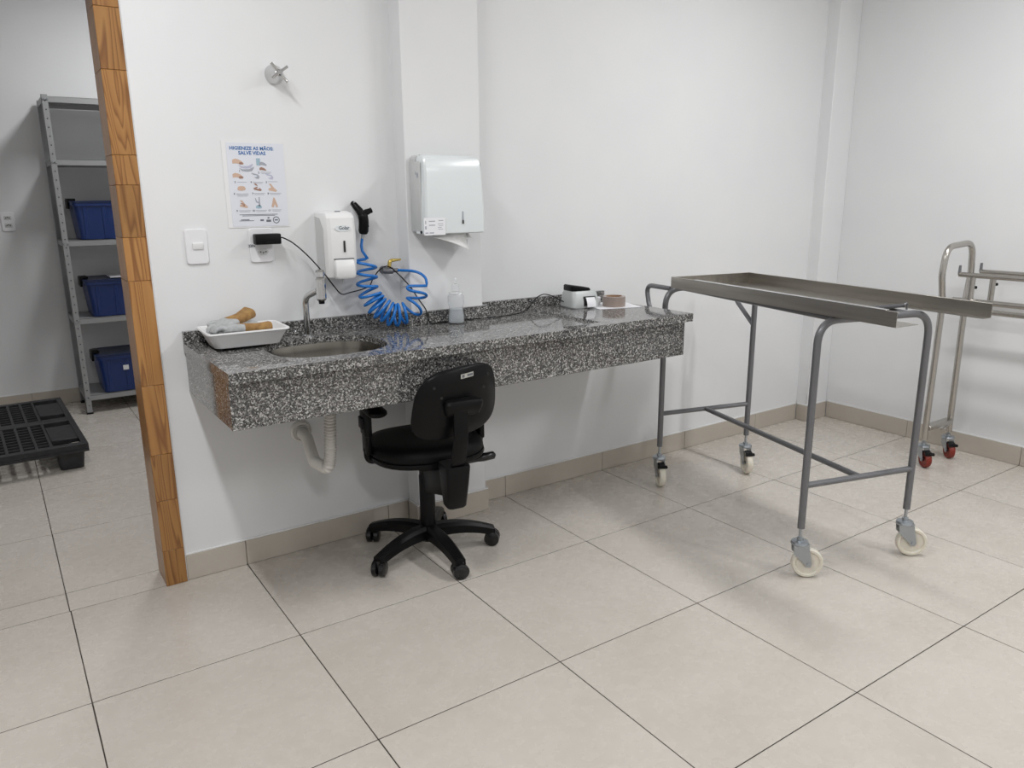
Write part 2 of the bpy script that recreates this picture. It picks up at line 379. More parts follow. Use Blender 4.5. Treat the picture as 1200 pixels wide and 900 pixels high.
# ------------------------------------------------------------------ granite counter with sink
ct = thing('sink_counter', 'wall-hung grey speckled granite counter with deep apron and inset sink', 'counter')
CX0, CX1, CY0, CZ = 0.466, 2.42, 0.622, 0.90
RZ = 0.890                     # recessed wet area
def superell(cx, cy, a, b, n=40, p=2.8):
    o = []
    for k in range(n):
        t = 2*PI*k/n; c, s = math.cos(t), math.sin(t)
        o.append((cx+a*math.copysign(abs(c)**(2/p), c), cy+b*math.copysign(abs(s)**(2/p), s)))
    return o
hole = superell(0.882, 0.925, 0.205, 0.18)
def slab():
    bm = bmesh.new(); yb = WY-0.001
    def ring(pts, z): return [bm.verts.new((x, y, z)) for x, y in pts]
    ax0, ax1, ay0, ay1 = 0.525, 1.95, 0.682, yb
    # top ring (rim level): outer rectangle with the wet area cut out of it, open to the backsplash
    O = ring([(CX0, CY0), (CX1, CY0), (CX1, yb), (ax1, yb), (ax1, ay0), (ax0, ay0), (ax0, yb), (CX0, yb)], CZ)
    bm.faces.new(O)
    W = [O[3], O[4], O[5], O[6]]
    w2 = ring([(ax1-0.006, yb), (ax1-0.006, ay0+0.006), (ax0+0.006, ay0+0.006), (ax0+0.006, yb)], RZ)
    for k in range(3): bm.faces.new((W[k], W[k+1], w2[k+1], w2[k]))
    H = ring(hole, RZ); H2 = ring(hole, RZ-0.022)
    n = len(hole)
    for k in range(n): bm.faces.new((H[k], H[(k+1) % n], H2[(k+1) % n], H2[k]))
    # wet area face with the hole: bridge hole to a rectangle
    edges = []
    for k in range(4): 
        e = bm.edges.get((w2[k], w2[(k+1) % 4])) or bm.edges.new((w2[k], w2[(k+1) % 4])); edges.append(e)
    for k in range(n): edges.append(bm.edges.get((H[k], H[(k+1) % n])))
    bmesh.ops.triangle_fill(bm, use_beauty=True, edges=edges)
    # sides and underside
    zb = 0.866
    B = ring([(CX0, CY0), (CX1, CY0), (CX1, yb), (CX0, yb)], zb)
    top4 = [O[0], O[1], O[2], O[7]]
    for k in range(3): bm.faces.new((top4[k], top4[k+1], B[k+1], B[k]))
    bm.faces.new((O[7], O[0], B[0], B[3]))
    e2 = []
    for k in range(4): e2.append(bm.edges.get((B[k], B[(k+1) % 4])) or bm.edges.new((B[k], B[(k+1) % 4])))
    for k in range(n): e2.append(bm.edges.get((H2[k], H2[(k+1) % n])))
    bmesh.ops.triangle_fill(bm, use_beauty=True, edges=e2)
    bmesh.ops.recalc_face_normals(bm, faces=bm.faces)
    m = MB(); m.bm.free(); m.bm = bm; return m
slab().build('slab', M['granite'], ct, ang=25)
MB().box2((CX0+0.004, CY0+0.027, 0.716), (CX1-0.020, CY0+0.049, 0.8605), 0.0015, 1).build('front_apron', M['granite'], ct)
MB().box2((CX0+0.004, CY0+0.0495, 0.718), (CX0+0.026, WY-0.001, 0.8658), 0.0015, 1).build('side_apron', M['granite'], ct)
MB().box2((CX1-0.042, CY0+0.0495, 0.718), (CX1-0.020, WY-0.001, 0.8658), 0.0015, 1).build('side_apron', M['granite'], ct)
BZ = 0.943
MB().box2((CX0, WY-0.021, RZ+0.0005 if False else 0.9002), (1.3045, WY-0.001, BZ), 0.001, 1).build('backsplash', M['granite'], ct)
MB().box2((0.535, WY-0.021, RZ+0.0003), (1.3045, WY-0.002, 0.9001)).build('backsplash_foot', M['granite'], ct)
MB().box2((1.305, 1.115, RZ+0.0005), (1.3255, WY-0.001, BZ), 0.001, 1).build('backsplash', M['granite'], ct)
MB().box2((1.326, 1.115, RZ+0.0005), (1.69, 1.1345, BZ), 0.001, 1).build('backsplash', M['granite'], ct)
MB().box2((1.6705, 1.135, RZ+0.0005), (1.6905, WY-0.001, BZ), 0.001, 1).build('backsplash', M['granite'], ct)
MB().box2((1.691, WY-0.021, 0.9002), (CX1, WY-0.001, BZ), 0.001, 1).build('backsplash', M['granite'], ct)
MB().box2((1.691, WY-0.021, RZ+0.0003), (1.942, WY-0.002, 0.9001)).build('backsplash_foot', M['granite'], ct)
def basin():
    m = MB(); loops = []
    for sc, z in ((1.06, RZ-0.0225), (1.0, RZ-0.0225), (0.97, RZ-0.05), (0.93, RZ-0.11), (0.85, RZ-0.135), (0.6, RZ-0.142), (0.12, RZ-0.145)):
        loops.append([(0.882+(x-0.882)*sc, 0.925+(y-0.925)*sc, z) for x, y in hole])
    b = bmesh.new(); rs = [[b.verts.new(p) for p in l] for l in loops]; n = len(hole)
    for A, Bq in zip(rs[:-1], rs[1:]):
        for k in range(n): b.faces.new((A[k], A[(k+1) % n], Bq[(k+1) % n], Bq[k]))
    b.faces.new(rs[-1]); bmesh.ops.recalc_face_normals(b, faces=b.faces)
    for f in b.faces: f.normal_flip()
    m.bm.free(); m.bm = b; return m
bs = basin().build('sink_basin', M['basin'], ct, ang=60)
MB().lathe([(0, 0.001), (0.02, 0.001), (0.032, 0.003), (0.036, 0.001), (0.036, 0)], 24, Matrix.Translation((0.882, 0.925, RZ-0.145))).build('strainer', M['chrome'], bs)

# ------------------------------------------------------------------ faucet, drain hose
fc = thing('faucet', 'chrome bent-neck faucet with a clear cylindrical body behind the sink', 'faucet', (0.896, 1.15, RZ))
MB().lathe([(0, 0), (0.0165, 0), (0.0165, 0.004), (0.013, 0.007), (0, 0.007)], 20).build('base_flange', M['chrome'], fc)
MB().tube(fillet([(0, 0, 0.008), (0, 0, 0.148), (0.028, -0.065, 0.177)], 0.04, 8), 0.012, 14).build('neck', M['chrome'], fc)
bd = MB().lathe([(0, -0.045), (0.016, -0.045), (0.0185, -0.04), (0.0185, 0.032), (0.015, 0.037), (0.0, 0.037)], 12, Matrix.Translation((0.034, -0.08, 0.187))).build('body', M['chrome'], fc, ang=20)
MB().tube([(0.034, -0.08, 0.146), (0.034, -0.08, 0.222)], 0.009, 12).build('cartridge', M['chrome'], bd)
MB().lathe([(0, 0.037), (0.012, 0.037), (0.0175, 0.042), (0.0175, 0.058), (0.014, 0.066), (0, 0.066)], 10, Matrix.Translation((0.034, -0.08, 0.187))).build('knob', M['chrome'], fc, ang=20)
MB().lathe([(0, -0.058), (0.0105, -0.058), (0.0115, -0.044), (0, -0.044)], 16, Matrix.Translation((0.034, -0.08, 0.187))).build('aerator', M['black'], fc)
dh = thing('drain_hose', 'off-white corrugated drain hose bent into the wall under the sink', 'drain hose', (0.86, 0.93, 0.43))
def corrug(pts, r, pitch=0.0115, amp=0.0036, n=14):
    # resample then modulate radius
    P = [Vector(p) for p in pts]; L = [0]
    for a, b in zip(P[:-1], P[1:]): L.append(L[-1]+(b-a).length)
    tot = L[-1]; k = int(tot/pitch)*2; out = []; rr = []; j = 0
    for i in range(k+1):
        s_ = tot*i/k
        while j < len(L)-2 and L[j+1] < s_: j += 1
        t = (s_-L[j])/max(1e-9, L[j+1]-L[j]); out.append(P[j].lerp(P[j+1], t)); rr.append(r+(amp if i % 2 else -amp))
    return out, rr
pp, rr = corrug(fillet([(0.022, -0.012, 0.315), (0.012, 0, 0.05), (0.004, 0.01, -0.004), (-0.012, 0.11, -0.002), (0.006, 0.23, 0.06), (0.005, 0.29, 0.07)], [0.1, 0.035, 0.05, 0.06], 8), 0.0195)
MB().tube(pp, rr, 16).build('hose', M['pvc'], dh, ang=80)
MB().lathe([(0.023, 0.0), (0.043, 0.0), (0.043, -0.006), (0.036, -0.012), (0.034, -0.007), (0.026, -0.007), (0.026, -0.018), (0.0232, -0.018), (0.023, 0.0)], 24, Matrix.Translation((0.005, 0.2945, 0.071)) @ Matrix.Rotation(R(-90), 4, 'X')).build('wall_flange', M['pvc'], dh)

# ------------------------------------------------------------------ office chair
CHX, CHY, CHA = 1.250, 0.905, R(-8)
ch = thing('office_chair', 'small black swivel task chair with its back to the viewer, pushed under the counter', 'chair', (CHX, CHY, 0), CHA)
def castor_small(x, y, ang, parent):
    m = Matrix.Translation((x, y, 0)) @ Matrix.Rotation(ang, 4, 'Z')
    c = MB()
    for s_ in (-1, 1): c.lathe([(0, -0.0125), (0.023, -0.0125), (0.031, -0.008), (0.031, 0.008), (0.023, 0.0125), (0, 0.0125)], 18, m @ Matrix.Translation((0, s_*0.0145, 0.031)) @ Matrix.Rotation(R(90), 4, 'X'))
    c.lathe([(0, 0), (0.013, 0), (0.013, 0.032), (0, 0.032)], 10, m @ Matrix.Translation((0.004, 0, 0.034)))
    return c.build('caster', M['blackgloss'], parent)
base = MB()
base.lathe([(0.0, 0.06), (0.04, 0.06), (0.045, 0.075), (0.04, 0.118), (0.03, 0.125), (0, 0.125)], 20)
base.build('base_hub', M['black'], ch)
for k, a in enumerate((52, 124, 196, 268, 340)):
    a = R(a)-CHA; d = Vector((math.cos(a), math.sin(a), 0)); s_ = Vector((-d.y, d.x, 0)); loops = []
    for t in range(9):
        u = t/8; r_ = 0.03+u*0.24; z = 0.098-0.034*u**2.0 + 0.006*math.sin(u*PI); w_ = 0.031-0.009*u; h = 0.05-0.016*u
        c = d*r_+Vector((0, 0, z))
        loops.append([c+s_*w_-Vector((0, 0, h/2)), c+s_*w_*0.95+Vector((0, 0, h*0.25)), c+s_*w_*0.55+Vector((0, 0, h/2)), c-s_*w_*0.55+Vector((0, 0, h/2)), c-s_*w_*0.95+Vector((0, 0, h*0.25)), c-s_*w_-Vector((0, 0, h/2))])
    lg = MB().loft(loops).build('base_leg', M['black'], ch, ang=30)
    castor_small(d.x*0.262, d.y*0.262, a+R((40, -70, 30, 80, -20)[k]), lg)
col = MB().lathe([(0, 0.12), (0.031, 0.12), (0.031, 0.33), (0.0285, 0.335), (0.0285, 0.40), (0.0, 0.40)], 20).build('gas_column', M['black'], ch)
MB().box((0, -0.03, 0.413), (0.15, 0.22, 0.036), None, 0.01).build('tilt_mechanism', M['black'], ch)
def seat():
    loops = []; n = 36
    ol = superell(0, 0, 0.222, 0.215, n, 2.5)
    for sc, z in ((0.80, 0.432), (0.95, 0.434), (0.99, 0.446), (1.0, 0.458), (0.985, 0.474), (0.92, 0.489), (0.75, 0.497), (0.4, 0.494)):
        loops.append([(x*sc, y*sc+0.01, z+0.010*(max(0, y*sc)/0.21)**3*-1 + 0.012*(max(0, -y*sc)/0.21)**2*0.3) for x, y in ol])
    return MB().loft(loops)
st = seat().build('seat', M['fabric'], ch, ang=60)
ol = superell(0, 0, 0.226, 0.219, 36, 2.5)
MB().loft([[(x*s_, y*s_+0.01, z) for x, y in ol] for s_, z in ((0.86, 0.425), (0.985, 0.428), (1.0, 0.436), (0.99, 0.446), (0.9, 0.446))]).build('seat_shell', M['black'], ch, ang=50)
# backrest: curved pad, wraps forward at the sides, tilted back
def backpt(u, v, off, R_=0.36, yb=-0.335):
    """u across, v up (m from centre), off outward from the user"""
    a = u/R_
    y = yb + R_*(1-math.cos(a)) - off*math.cos(a); x = math.sin(a)*(R_+off)
    z = v
    y -= v*0.14 - 0.35*v*v
    p = Matrix.Rotation(R(-3), 3, 'Y') @ Vector((x, y-yb, z))
    p = Matrix.Rotation(R(15), 3, 'Z') @ p
    return p+Vector((0.026, yb, 0.706))
def back_loops(offs, hw, hh):
    n = 40; ol = superell(0, 0, hw, hh, n, 3.2); loops = []
    for sc, off in offs:
        loops.append([backpt(x*sc*(1-0.10*(y/hh)), y*sc, off) for x, y in ol])
    return loops
BK0 = 0.0
MB().loft(back_loops([(0.5, -0.052), (0.85, -0.05), (0.96, -0.04), (0.985, -0.022), (0.97, -0.008), (0.6, -0.006)], 0.184, 0.124)).build('back_cushion', M['fabric'], ch, ang=60)
bsx = MB().loft(back_loops([(0.6, -0.0055), (0.97, -0.0075), (1.0, -0.004), (0.995, 0.004), (0.95, 0.009), (0.6, 0.011), (0.2, 0.011)], 0.189, 0.128)).build('back_shell', M['black'], ch, ang=50)
for u, v in ((0.115, 0.075), (0.09, 0.035), (-0.115, 0.075), (-0.09, 0.035)):
    MB().lathe([(0, 0), (0.005, 0), (0.005, 0.002), (0, 0.003)], 10, Matrix.Translation(backpt(u, v, 0.011)) @ Matrix.Rotation(R(90), 4, 'X')).build('screw_head', M['dark'], bsx)
lb = MB(); lb.strip([[backpt(u, v, 0.0125) for u in (-0.018, 0, 0.018, 0.036)] for v in (0.090, 0.106)])
stk = lb.build('sticker', mat('label_silver', (0.55, 0.55, 0.5), 0.3, 0.3), bsx, label='small silver sticker at the top of the back')
lb = MB(); lb.strip([[backpt(u, v, 0.0131) for u in (0.008, 0.02, 0.033)] for v in (0.094, 0.102)])
lb.strip([[backpt(u, v, 0.0131) for u in (-0.013, -0.003)] for v in (0.093, 0.103)]); lb.build('sticker_print', M['inkgrey'], bsx)
# support bar and its padded cover on the back
yb_ = backpt(0, 0, 0.02).y
cov = MB(); L_ = []
for t, (hw, th, z, dy) in enumerate(((0.050, 0.012, 0.660, 0.004), (0.062, 0.030, 0.670, 0.0), (0.068, 0.040, 0.692, 0), (0.070, 0.042, 0.712, 0), (0.066, 0.036, 0.722, 0), (0.05, 0.02, 0.726, 0))):
    L_.append([(x+0.014, -0.335-0.010-th/2+y*1.0-(z-0.712)*0.14-0.002+dy, z) for x, y in rrect(hw*2, th, min(th*0.45, 0.016), 4)])
cov.loft(L_).build('bar_cover', M['black'], ch, ang=40)
bar = MB(); path = fillet([(0, -0.372, 0.70), (0, -0.372, 0.58), (0, -0.335, 0.47), (0, -0.10, 0.412)], [0.06, 0.05], 6)
pl = []
for i, p in enumerate(path):
    d = (path[min(i+1, len(path)-1)]-path[max(i-1, 0)]).normalized(); nrm = Vector((1, 0, 0)).cross(d)
    pl.append([p+Vector((x, 0, 0))+nrm*y for x, y in rrect(0.054, 0.016, 0.006, 2)])
bar.loft(pl).build('support_bar', M['black'], ch, ang=40)
boot = MB(); boot.loft([[(x, -0.30+y+0.03*(0.44-z), z) for x, y in rrect(w_, d_, 0.015, 3)] for w_, d_, z in ((0.064, 0.055, 0.308), (0.072, 0.07, 0.316), (0.084, 0.09, 0.40), (0.092, 0.10, 0.468), (0.09, 0.096, 0.474))])
boot.build('bar_boot', M['black'], ch, ang=40)
MB().box((0, -0.15, 0.365), (0.05, 0.25, 0.12), (R(-16), 0, 0), 0.012).build('mechanism_cover', M['black'], ch)
for s_ in (-1, 1):
    ax = s_*0.232
    post = MB().tube(fillet([(s_*0.12, 0.0, 0.425), (ax, 0.0, 0.425), (ax, 0.0, 0.475)], 0.03, 5), 0.014, 10)
    post.box((ax, 0, 0.53), (0.022, 0.06, 0.15), None, 0.006); post.build('arm_bracket', M['black'], ch, ang=40)
    MB().box((ax, 0, 0.578), (0.03, 0.07, 0.10), None, 0.008).build('arm_sleeve', M['black'], ch, ang=40)
    MB().box((ax+s_*0.016, 0, 0.58), (0.014, 0.05, 0.045), None, 0.004).build('arm_button', M['black'], ch)
    MB().loft([[(ax-s_*0.02+x, y, z) for x, y in rrect(w_, l_, 0.03, 4, 0, 0.0)] for w_, l_, z in ((0.06, 0.23, 0.622), (0.072, 0.245, 0.630), (0.072, 0.245, 0.640), (0.06, 0.23, 0.647))]).build('arm_pad', M['black'], ch, ang=50)
for (z, y, l, name) in ((0.378, -0.06, 0.115, 'lever'), (0.352, -0.10, 0.075, 'lever')):
    x0 = 0.15 if l > 0.1 else 0.06
    MB().tube([(0.03, y, z-0.004), (x0, y, z), (x0+l*0.35, y-0.01, z+0.008), (x0+l*0.55, y-0.015, z+0.014), (x0+l*0.93, y-0.02, z+0.018), (x0+l, y-0.021, z+0.019)], [0.006, 0.008, 0.011, 0.017, 0.016, 0.005], 10).build(name, M['blackgloss'], ch, ang=60)

# ------------------------------------------------------------------ grey trolley and its steel tray
TR = R(-14.5)
tr = thing('mortuary_trolley', 'grey tubular trolley frame on four white casters, in front of the far corner', 'trolley', (2.659, 0.3525, 0), TR)
TW, TL, TZ, tr_r = 0.253, 0.51, 0.970, 0.0135
for e in (1, -1):
    y = e*TL
    MB().tube(fillet([(-TW, y, 0.195), (-TW, y, TZ), (TW, y, TZ), (TW, y, 0.195)], 0.085, 10), tr_r, 14).build('leg_hoop', M['gunmetal'], tr)
    MB().tube([(-TW+0.008, y, 0.362), (TW-0.008, y, 0.362)], 0.0115, 12).build('cross_bar', M['gunmetal'], tr)
MB().tube([(0, -TL+0.008, 0.362), (0, TL-0.008, 0.362)], 0.0115, 12).build('long_bar', M['gunmetal'], tr)
for s_ in (-1, 1):
    MB().tube([(s_*0.16, -TL, TZ-0.001), (s_*0.16, TL, TZ-0.001)], 0.0115, 10).build('top_rail', M['gunmetal'], tr)
    MB().tube(fillet([(s_*TW*0.90, TL, TZ), (s_*TW*1.0, TL+0.185, TZ), (s_*TW*1.0, TL+0.15, TZ-0.10), (s_*TW, TL+0.006, TZ-0.20)], [0.06, 0.075], 8), 0.0115, 12).build('push_handle', M['gunmetal'], tr)
def caster(parent, x, y, ang, wheel_m, rad=0.058, wid=0.028, top=0.142, stem_to=0.2, brake=True):
    """swivel caster: x axis of the local frame points along the trail"""
    m = Matrix.Translation((x, y, 0)) @ Matrix.Rotation(ang, 4, 'Z'); tr_ = 0.032
    f = MB(); f.lathe([(0, 0), (0.03, 0), (0.033, 0.006), (0.03, 0.014), (0.012, 0.018), (0.012, 0.028), (0.006, 0.030), (0.006, stem_to-top+0.006), (0, stem_to-top+0.006)], 20, m @ Matrix.Translation((0, 0, top-0.012)))
    hw = wid/2+0.004
    for s_ in (-1, 1):
        ol = [(-0.026, top-0.004), (0.03, top-0.004), (0.034, top-0.03), (tr_+0.013, rad), (tr_+0.008, rad-0.012), (tr_-0.008, rad-0.012), (tr_-0.014, rad), (-0.022, top-0.045)]
        f.prism(ol, 0.003, m @ Matrix.Translation((0, s_*(hw+0.0015)+0.0015, 0)) @ Matrix.Rotation(R(90), 4, 'X'))
    f.box2((-0.026, -hw, top-0.010), (0.032, hw, top-0.004)) if False else None
    g = bmesh.new(); bmesh.ops.create_cube(g, size=1); bmesh.ops.transform(g, matrix=m @ Matrix.Translation((0.003, 0, top-0.007)) @ Matrix.Diagonal((0.058, hw*2+0.005, 0.006, 1)), verts=g.verts); f._merge(g)
    f.lathe([(0, -hw-0.006), (0.007, -hw-0.006), (0.007, hw+0.006), (0, hw+0.006)], 8, m @ Matrix.Translation((tr_, 0, rad)) @ Matrix.Rotation(R(90), 4, 'X'))
    c = f.build('caster', M['zinc'], parent, ang=30)
    w2 = wid/2
    MB().lathe([(0.010, -w2*0.5), (0.018, -w2*0.8), (rad*0.72, -w2*0.62), (rad*0.80, -w2), (rad*0.93, -w2), (rad, -w2*0.55), (rad, w2*0.55), (rad*0.93, w2), (rad*0.80, w2), (rad*0.72, w2*0.62), (0.018, w2*0.8), (0.010, w2*0.5)], 32, m @ Matrix.Translation((tr_, 0, rad)) @ Matrix.Rotation(R(90), 4, 'X')).build('wheel', wheel_m, c)
    if brake:
        b = MB()
        g = bmesh.new(); bmesh.ops.create_cube(g, size=1); bmesh.ops.transform(g, matrix=m @ Matrix.Translation((0.050, 0, top-0.026)) @ Matrix.Rotation(R(12), 4, 'Y') @ Matrix.Diagonal((0.036, wid+0.006, 0.009, 1)), verts=g.verts); bmesh.ops.bevel(g, geom=g.edges[:], offset=0.002, segments=1, affect='EDGES'); b._merge(g)
        g = bmesh.new(); bmesh.ops.create_cube(g, size=1); bmesh.ops.transform(g, matrix=m @ Matrix.Translation((0.070, 0, top-0.031)) @ Matrix.Rotation(R(25), 4, 'Y') @ Matrix.Diagonal((0.012, wid+0.018, 0.010, 1)), verts=g.verts); b._merge(g)
        b.build('brake_pedal', M['black'], c)
    return c
toc = math.atan2(-2.0, -2.55)
caster(tr, -TW, TL, toc+R(22)-TR, M['nylon']); caster(tr, TW, TL, toc+R(22)-TR, M['nylon'])
caster(tr, -TW, -TL, R(-40)-TR, M['nylon'], brake=False); caster(tr, TW, -TL, R(-42)-TR, M['nylon'], brake=False)
# tray lying on the frame
ty = thing('steel_tray', 'long brushed steel tray with raised sides, lying on the grey trolley', 'tray', (2.614, 0.204, 0.9845), R(-10.7))
tw, tl, th = 0.224, 0.61, 0.049
side = lambda sx, cut: [(sx*tw, -cut, 0), (sx*tw, tl, 0)]
for sx in (-1, 1):
    b = MB(); x = sx*tw
    b.box2((x-sx*0.0015, -tl, 0.0005), (x, tl, th))
    b.box2((x-sx*0.0015, -tl, th-0.002), (x-sx*0.011, tl, th), 0.0004, 1)
    b.build('side_wall', M['steel'], ty)
MB().box2((-tw+0.0005, -tl+0.05, th+0.0002), (-tw+0.024, tl-0.16, th+0.0016), 0.0004, 1).build('rim_glint', M['chrome'], ty, label='bright strip added on the folded near rim for its reflection')  # polished strip added on the left rim to carry its bright reflection
b = MB(); b.box2((-tw+0.0015, tl-0.0015, 0.0005), (tw-0.0015, tl, th)); b.box2((-tw+0.011, tl-0.011, th-0.002), (tw-0.011, tl-0.0015, th)); b.build('end_wall', M['steel'], ty)
ol = [(-tw, -tl), (-tw+0.115, -tl+0.012), (-tw+0.09, -0.30), (tw-0.05, -0.30), (tw-0.04, -tl), (tw, -tl), (tw, tl), (-tw, tl)]
MB().prism([(x, y) for x, y in ol], 0.0018, Matrix.Translation((0, 0, -0.0012))).build('tray_floor', M['steel'], ty)
hx = MB()
sp = [(-0.12+0.24*i/240, -0.35+0.006*math.cos(2*PI*i/6), 0.017+0.006*math.sin(2*PI*i/6)) for i in range(241)]
hx.tube(sp, 0.0018, 6)
for x in (-0.135, 0.135): hx.tube(fillet([(x, -0.35, 0.0), (x, -0.35, 0.026), (x*0.88, -0.35, 0.018)], 0.006, 4), 0.0035, 8)
hx.build('tension_spring', M['gunmetal'], ty)

# ------------------------------------------------------------------ stainless lift cart on red casters
g2 = thing('stainless_cart', 'stainless tube cart with a tall hoop end and red casters by the right wall', 'trolley', (3.985, 0.30, 0))
MB().tube(fillet([(-0.125, 0, 0.14), (-0.115, 0, 0.85), (-0.145, 0.005, 1.00), (-0.125, 0.005, 1.135), (0.125, 0.005, 1.150), (0.145, 0.005, 1.00), (0.115, 0, 0.85), (0.125, 0, 0.14)], [0.2, 0.15, 0.075, 0.075, 0.15, 0.2], 8), 0.0155, 14).build('hoop_end', M['steel_tube'], g2)
MB().box2((-0.115, -0.02, 0.19), (0.115, 0.02, 0.215), 0.002, 1).build('base_bar', M['steel_tube'], g2)
MB().tube([(-0.02, -0.03, 0.185), (0.12, -0.005, 0.185)], 0.005, 8).build('brace', M['steel_tube'], g2)
for x, zt, z2 in ((-0.055, 1.0, 0.872), (0.16, 1.0, 0.80)):
    r_ = MB().tube([(x, -0.035, zt), (x, -1.55, zt)], 0.0125, 12); r_.build('roller_rail', M['steel_tube'], g2)
    MB().tube([(x, -0.035, zt), (x, -0.035, zt+0.045)], [0.008, 0.006], 10).build('end_hook', M['gunmetal'], g2)
    pst = MB().tube([(x, -0.10, 0.80 if x < 0 else 0.79), (x, -0.10, zt-0.008)], 0.0145, 12).build('rail_post', M['steel_tube'], g2)
    MB().tube([(x, -0.10, zt-0.06), (x+0.026, -0.11, zt-0.06)], [0.006, 0.008], 8).build('knob', M['black'], pst)
MB().tube([(-0.055, -0.02, 0.872), (-0.055, -1.55, 0.872)], 0.014, 12).build('frame_rail', M['steel_tube'], g2)
MB().tube([(0.145, -0.02, 0.80), (0.145, -1.55, 0.80)], 0.014, 12).build('frame_rail', M['steel_tube'], g2)
for z, x0, x1 in ((0.872, -0.115, -0.055), (0.80, 0.11, 0.16)): MB().tube([(x0, -0.0, z), (x1, -0.02, z)], 0.010, 10).build('rail_bracket', M['steel_tube'], g2)
MB().tube(fillet([(-0.125, -1.5, 0.14), (-0.125, -1.5, 0.87), (0.15, -1.5, 0.87), (0.15, -1.5, 0.14)], 0.06, 6), 0.0155, 12).build('far_hoop', M['steel_tube'], g2)
for x, y, a in ((-0.125, 0, -125), (0.125, 0, -130), (-0.125, -1.5, -100), (0.15, -1.5, -80)):
    caster(g2, x, y, R(a), M['red'], rad=0.045, wid=0.028, top=0.112, stem_to=0.142)

# ------------------------------------------------------------------ things on and above the counter
# wall valve
vv = thing('shower_valve', 'small chrome wall valve with a cross handle, high on the wall', 'valve', (0.868, WY, 1.825))
MB().lathe([(0, 0.0), (0.034, 0.0), (0.034, 0.004), (0.030, 0.018), (0.021, 0.036), (0.015, 0.046), (0.012, 0.056), (0, 0.056)], 28, WALLF).build('bell_cover', M['chrome'], vv)
hn = MB(); hn.tube([(-0.027, -0.060, 0.030), (0.027, -0.060, -0.030)], 0.0052, 10); hn.tube([(-0.028, -0.060, -0.020), (0.030, -0.060, 0.022)], 0.0052, 10)
hn.lathe([(0, 0.048), (0.011, 0.048), (0.011, 0.066), (0.007, 0.070), (0, 0.070)], 14, WALLF); hn.build('cross_handle', M['chrome'], vv)
# poster
po = thing('hygiene_poster', 'laminated hand-washing poster with blue heading above the counter', 'poster', (0.772, WY-0.0005, 1.447))
MB().box((0, -0.0008, 0), (0.221, 0.0014, 0.302)).build('laminate', M['postfilm'], po)
MB().box((0.006, -0.0020, -0.002), (0.202, 0.0009, 0.290)).build('sheet', M['poster'], po)
FY = -0.0027
text('heading', 'HIGIENIZE AS MÃOS:', 0.0168, M['inkblue'], po, wallmtx(-0.006, FY, 0.124), bold=0.0005)
text('heading', 'SALVE VIDAS', 0.0168, M['inkblue'], po, wallmtx(-0.006, FY, 0.108), bold=0.0005)
def blob(outline, cx, cz, s_, m_, dy=0.0, name='hand_picture'):
    MB().prism([(x*s_, y*s_) for x, y in outline], 0.0003, wallmtx(cx, FY-dy, cz)).build(name, m_, po)
HND = {
 'lay': [(-1.1, 0.35), (-0.5, 0.6), (0.1, 0.45), (0.6, 0.2), (1.1, -0.3), (1.0, -0.55), (0.4, -0.45), (-0.3, -0.3), (-1.1, -0.35)],
 'up': [(-0.1, 1.1), (0.15, 0.9), (0.45, 0.1), (0.75, -0.9), (0.35, -1.0), (0.05, -0.3), (-0.2, -1.0), (-0.7, -0.9), (-0.45, 0.0), (-0.25, 0.7)],
 'clasp': [(-0.9, -0.2), (-0.7, 0.35), (-0.1, 0.5), (0.6, 0.42), (0.95, 0.0), (0.8, -0.4), (0, -0.55), (-0.7, -0.45)],
 'rub': [(-0.8, 0.9), (-0.2, 0.85), (0.25, 0.2), (1.1, -0.7), (0.7, -0.95), (-0.1, -0.75), (-0.8, -0.6), (-0.85, -0.2), (-0.2, 0.05), (-0.35, 0.4)],
 'arc': [(-1.0, 0.75), (-0.3, 0.6), (0.6, 0.35), (1.0, -0.2), (0.75, -0.75), (0.1, -0.7), (-0.4, -0.3), (0.1, -0.25), (0.45, -0.1), (0.2, 0.15), (-0.4, 0.2), (-1.0, 0.5)],
 'bowl': [(-1.3, 0.1), (-0.6, -0.15), (0.6, -0.1), (1.5, 0.35), (1.5, 0.1), (1.1, -0.45), (0.2, -0.6), (-0.7, -0.45)],
 'tap': [(-0.6, 0.8), (-0.4, 0.8), (-0.2, 0.1), (0.2, -0.1), (0.25, 1.0), (0.5, 1.0), (0.5, -1.0), (0.1, -1.0), (0.15, -0.35), (-0.4, -0.15)],
 'sq': [(-0.9, 1.0), (0.2, 1.0), (0.2, -0.9), (-0.9, -0.9)],
}
blob(HND['lay'], -0.058, 0.078, 0.018, M['skin']); blob(HND['clasp'], -0.048, 0.073, 0.008, M['skin2'], 0.0003); blob(HND['bowl'], -0.035, 0.066, 0.019, M['waterink'], 0.0001); blob(HND['bowl'], -0.032, 0.055, 0.019, M['inkpale'])
blob(HND['sq'], 0.018, 0.078, 0.013, M['skyink']); blob(HND['lay'], 0.030, 0.072, 0.012, M['inkpale'], 0.0003); blob(HND['lay'], 0.028, 0.054, 0.011, M['skin2'])
blob(HND['lay'], -0.062, 0.030, 0.017, M['skin']); blob(HND['clasp'], -0.052, 0.025, 0.009, M['skin2'], 0.0003)
blob(HND['arc'], 0.0, 0.030, 0.014, M['inkpale']); blob(HND['arc'], 0.050, 0.028, 0.014, M['waterink'])
blob(HND['clasp'], -0.054, -0.013, 0.016, M['skin']); blob(HND['rub'], 0.002, -0.009, 0.015, M['skin2']); blob(HND['arc'], 0.002, -0.009, 0.008, M['poster'], 0.0003); blob(HND['rub'], 0.056, -0.011, 0.016, M['skin'])
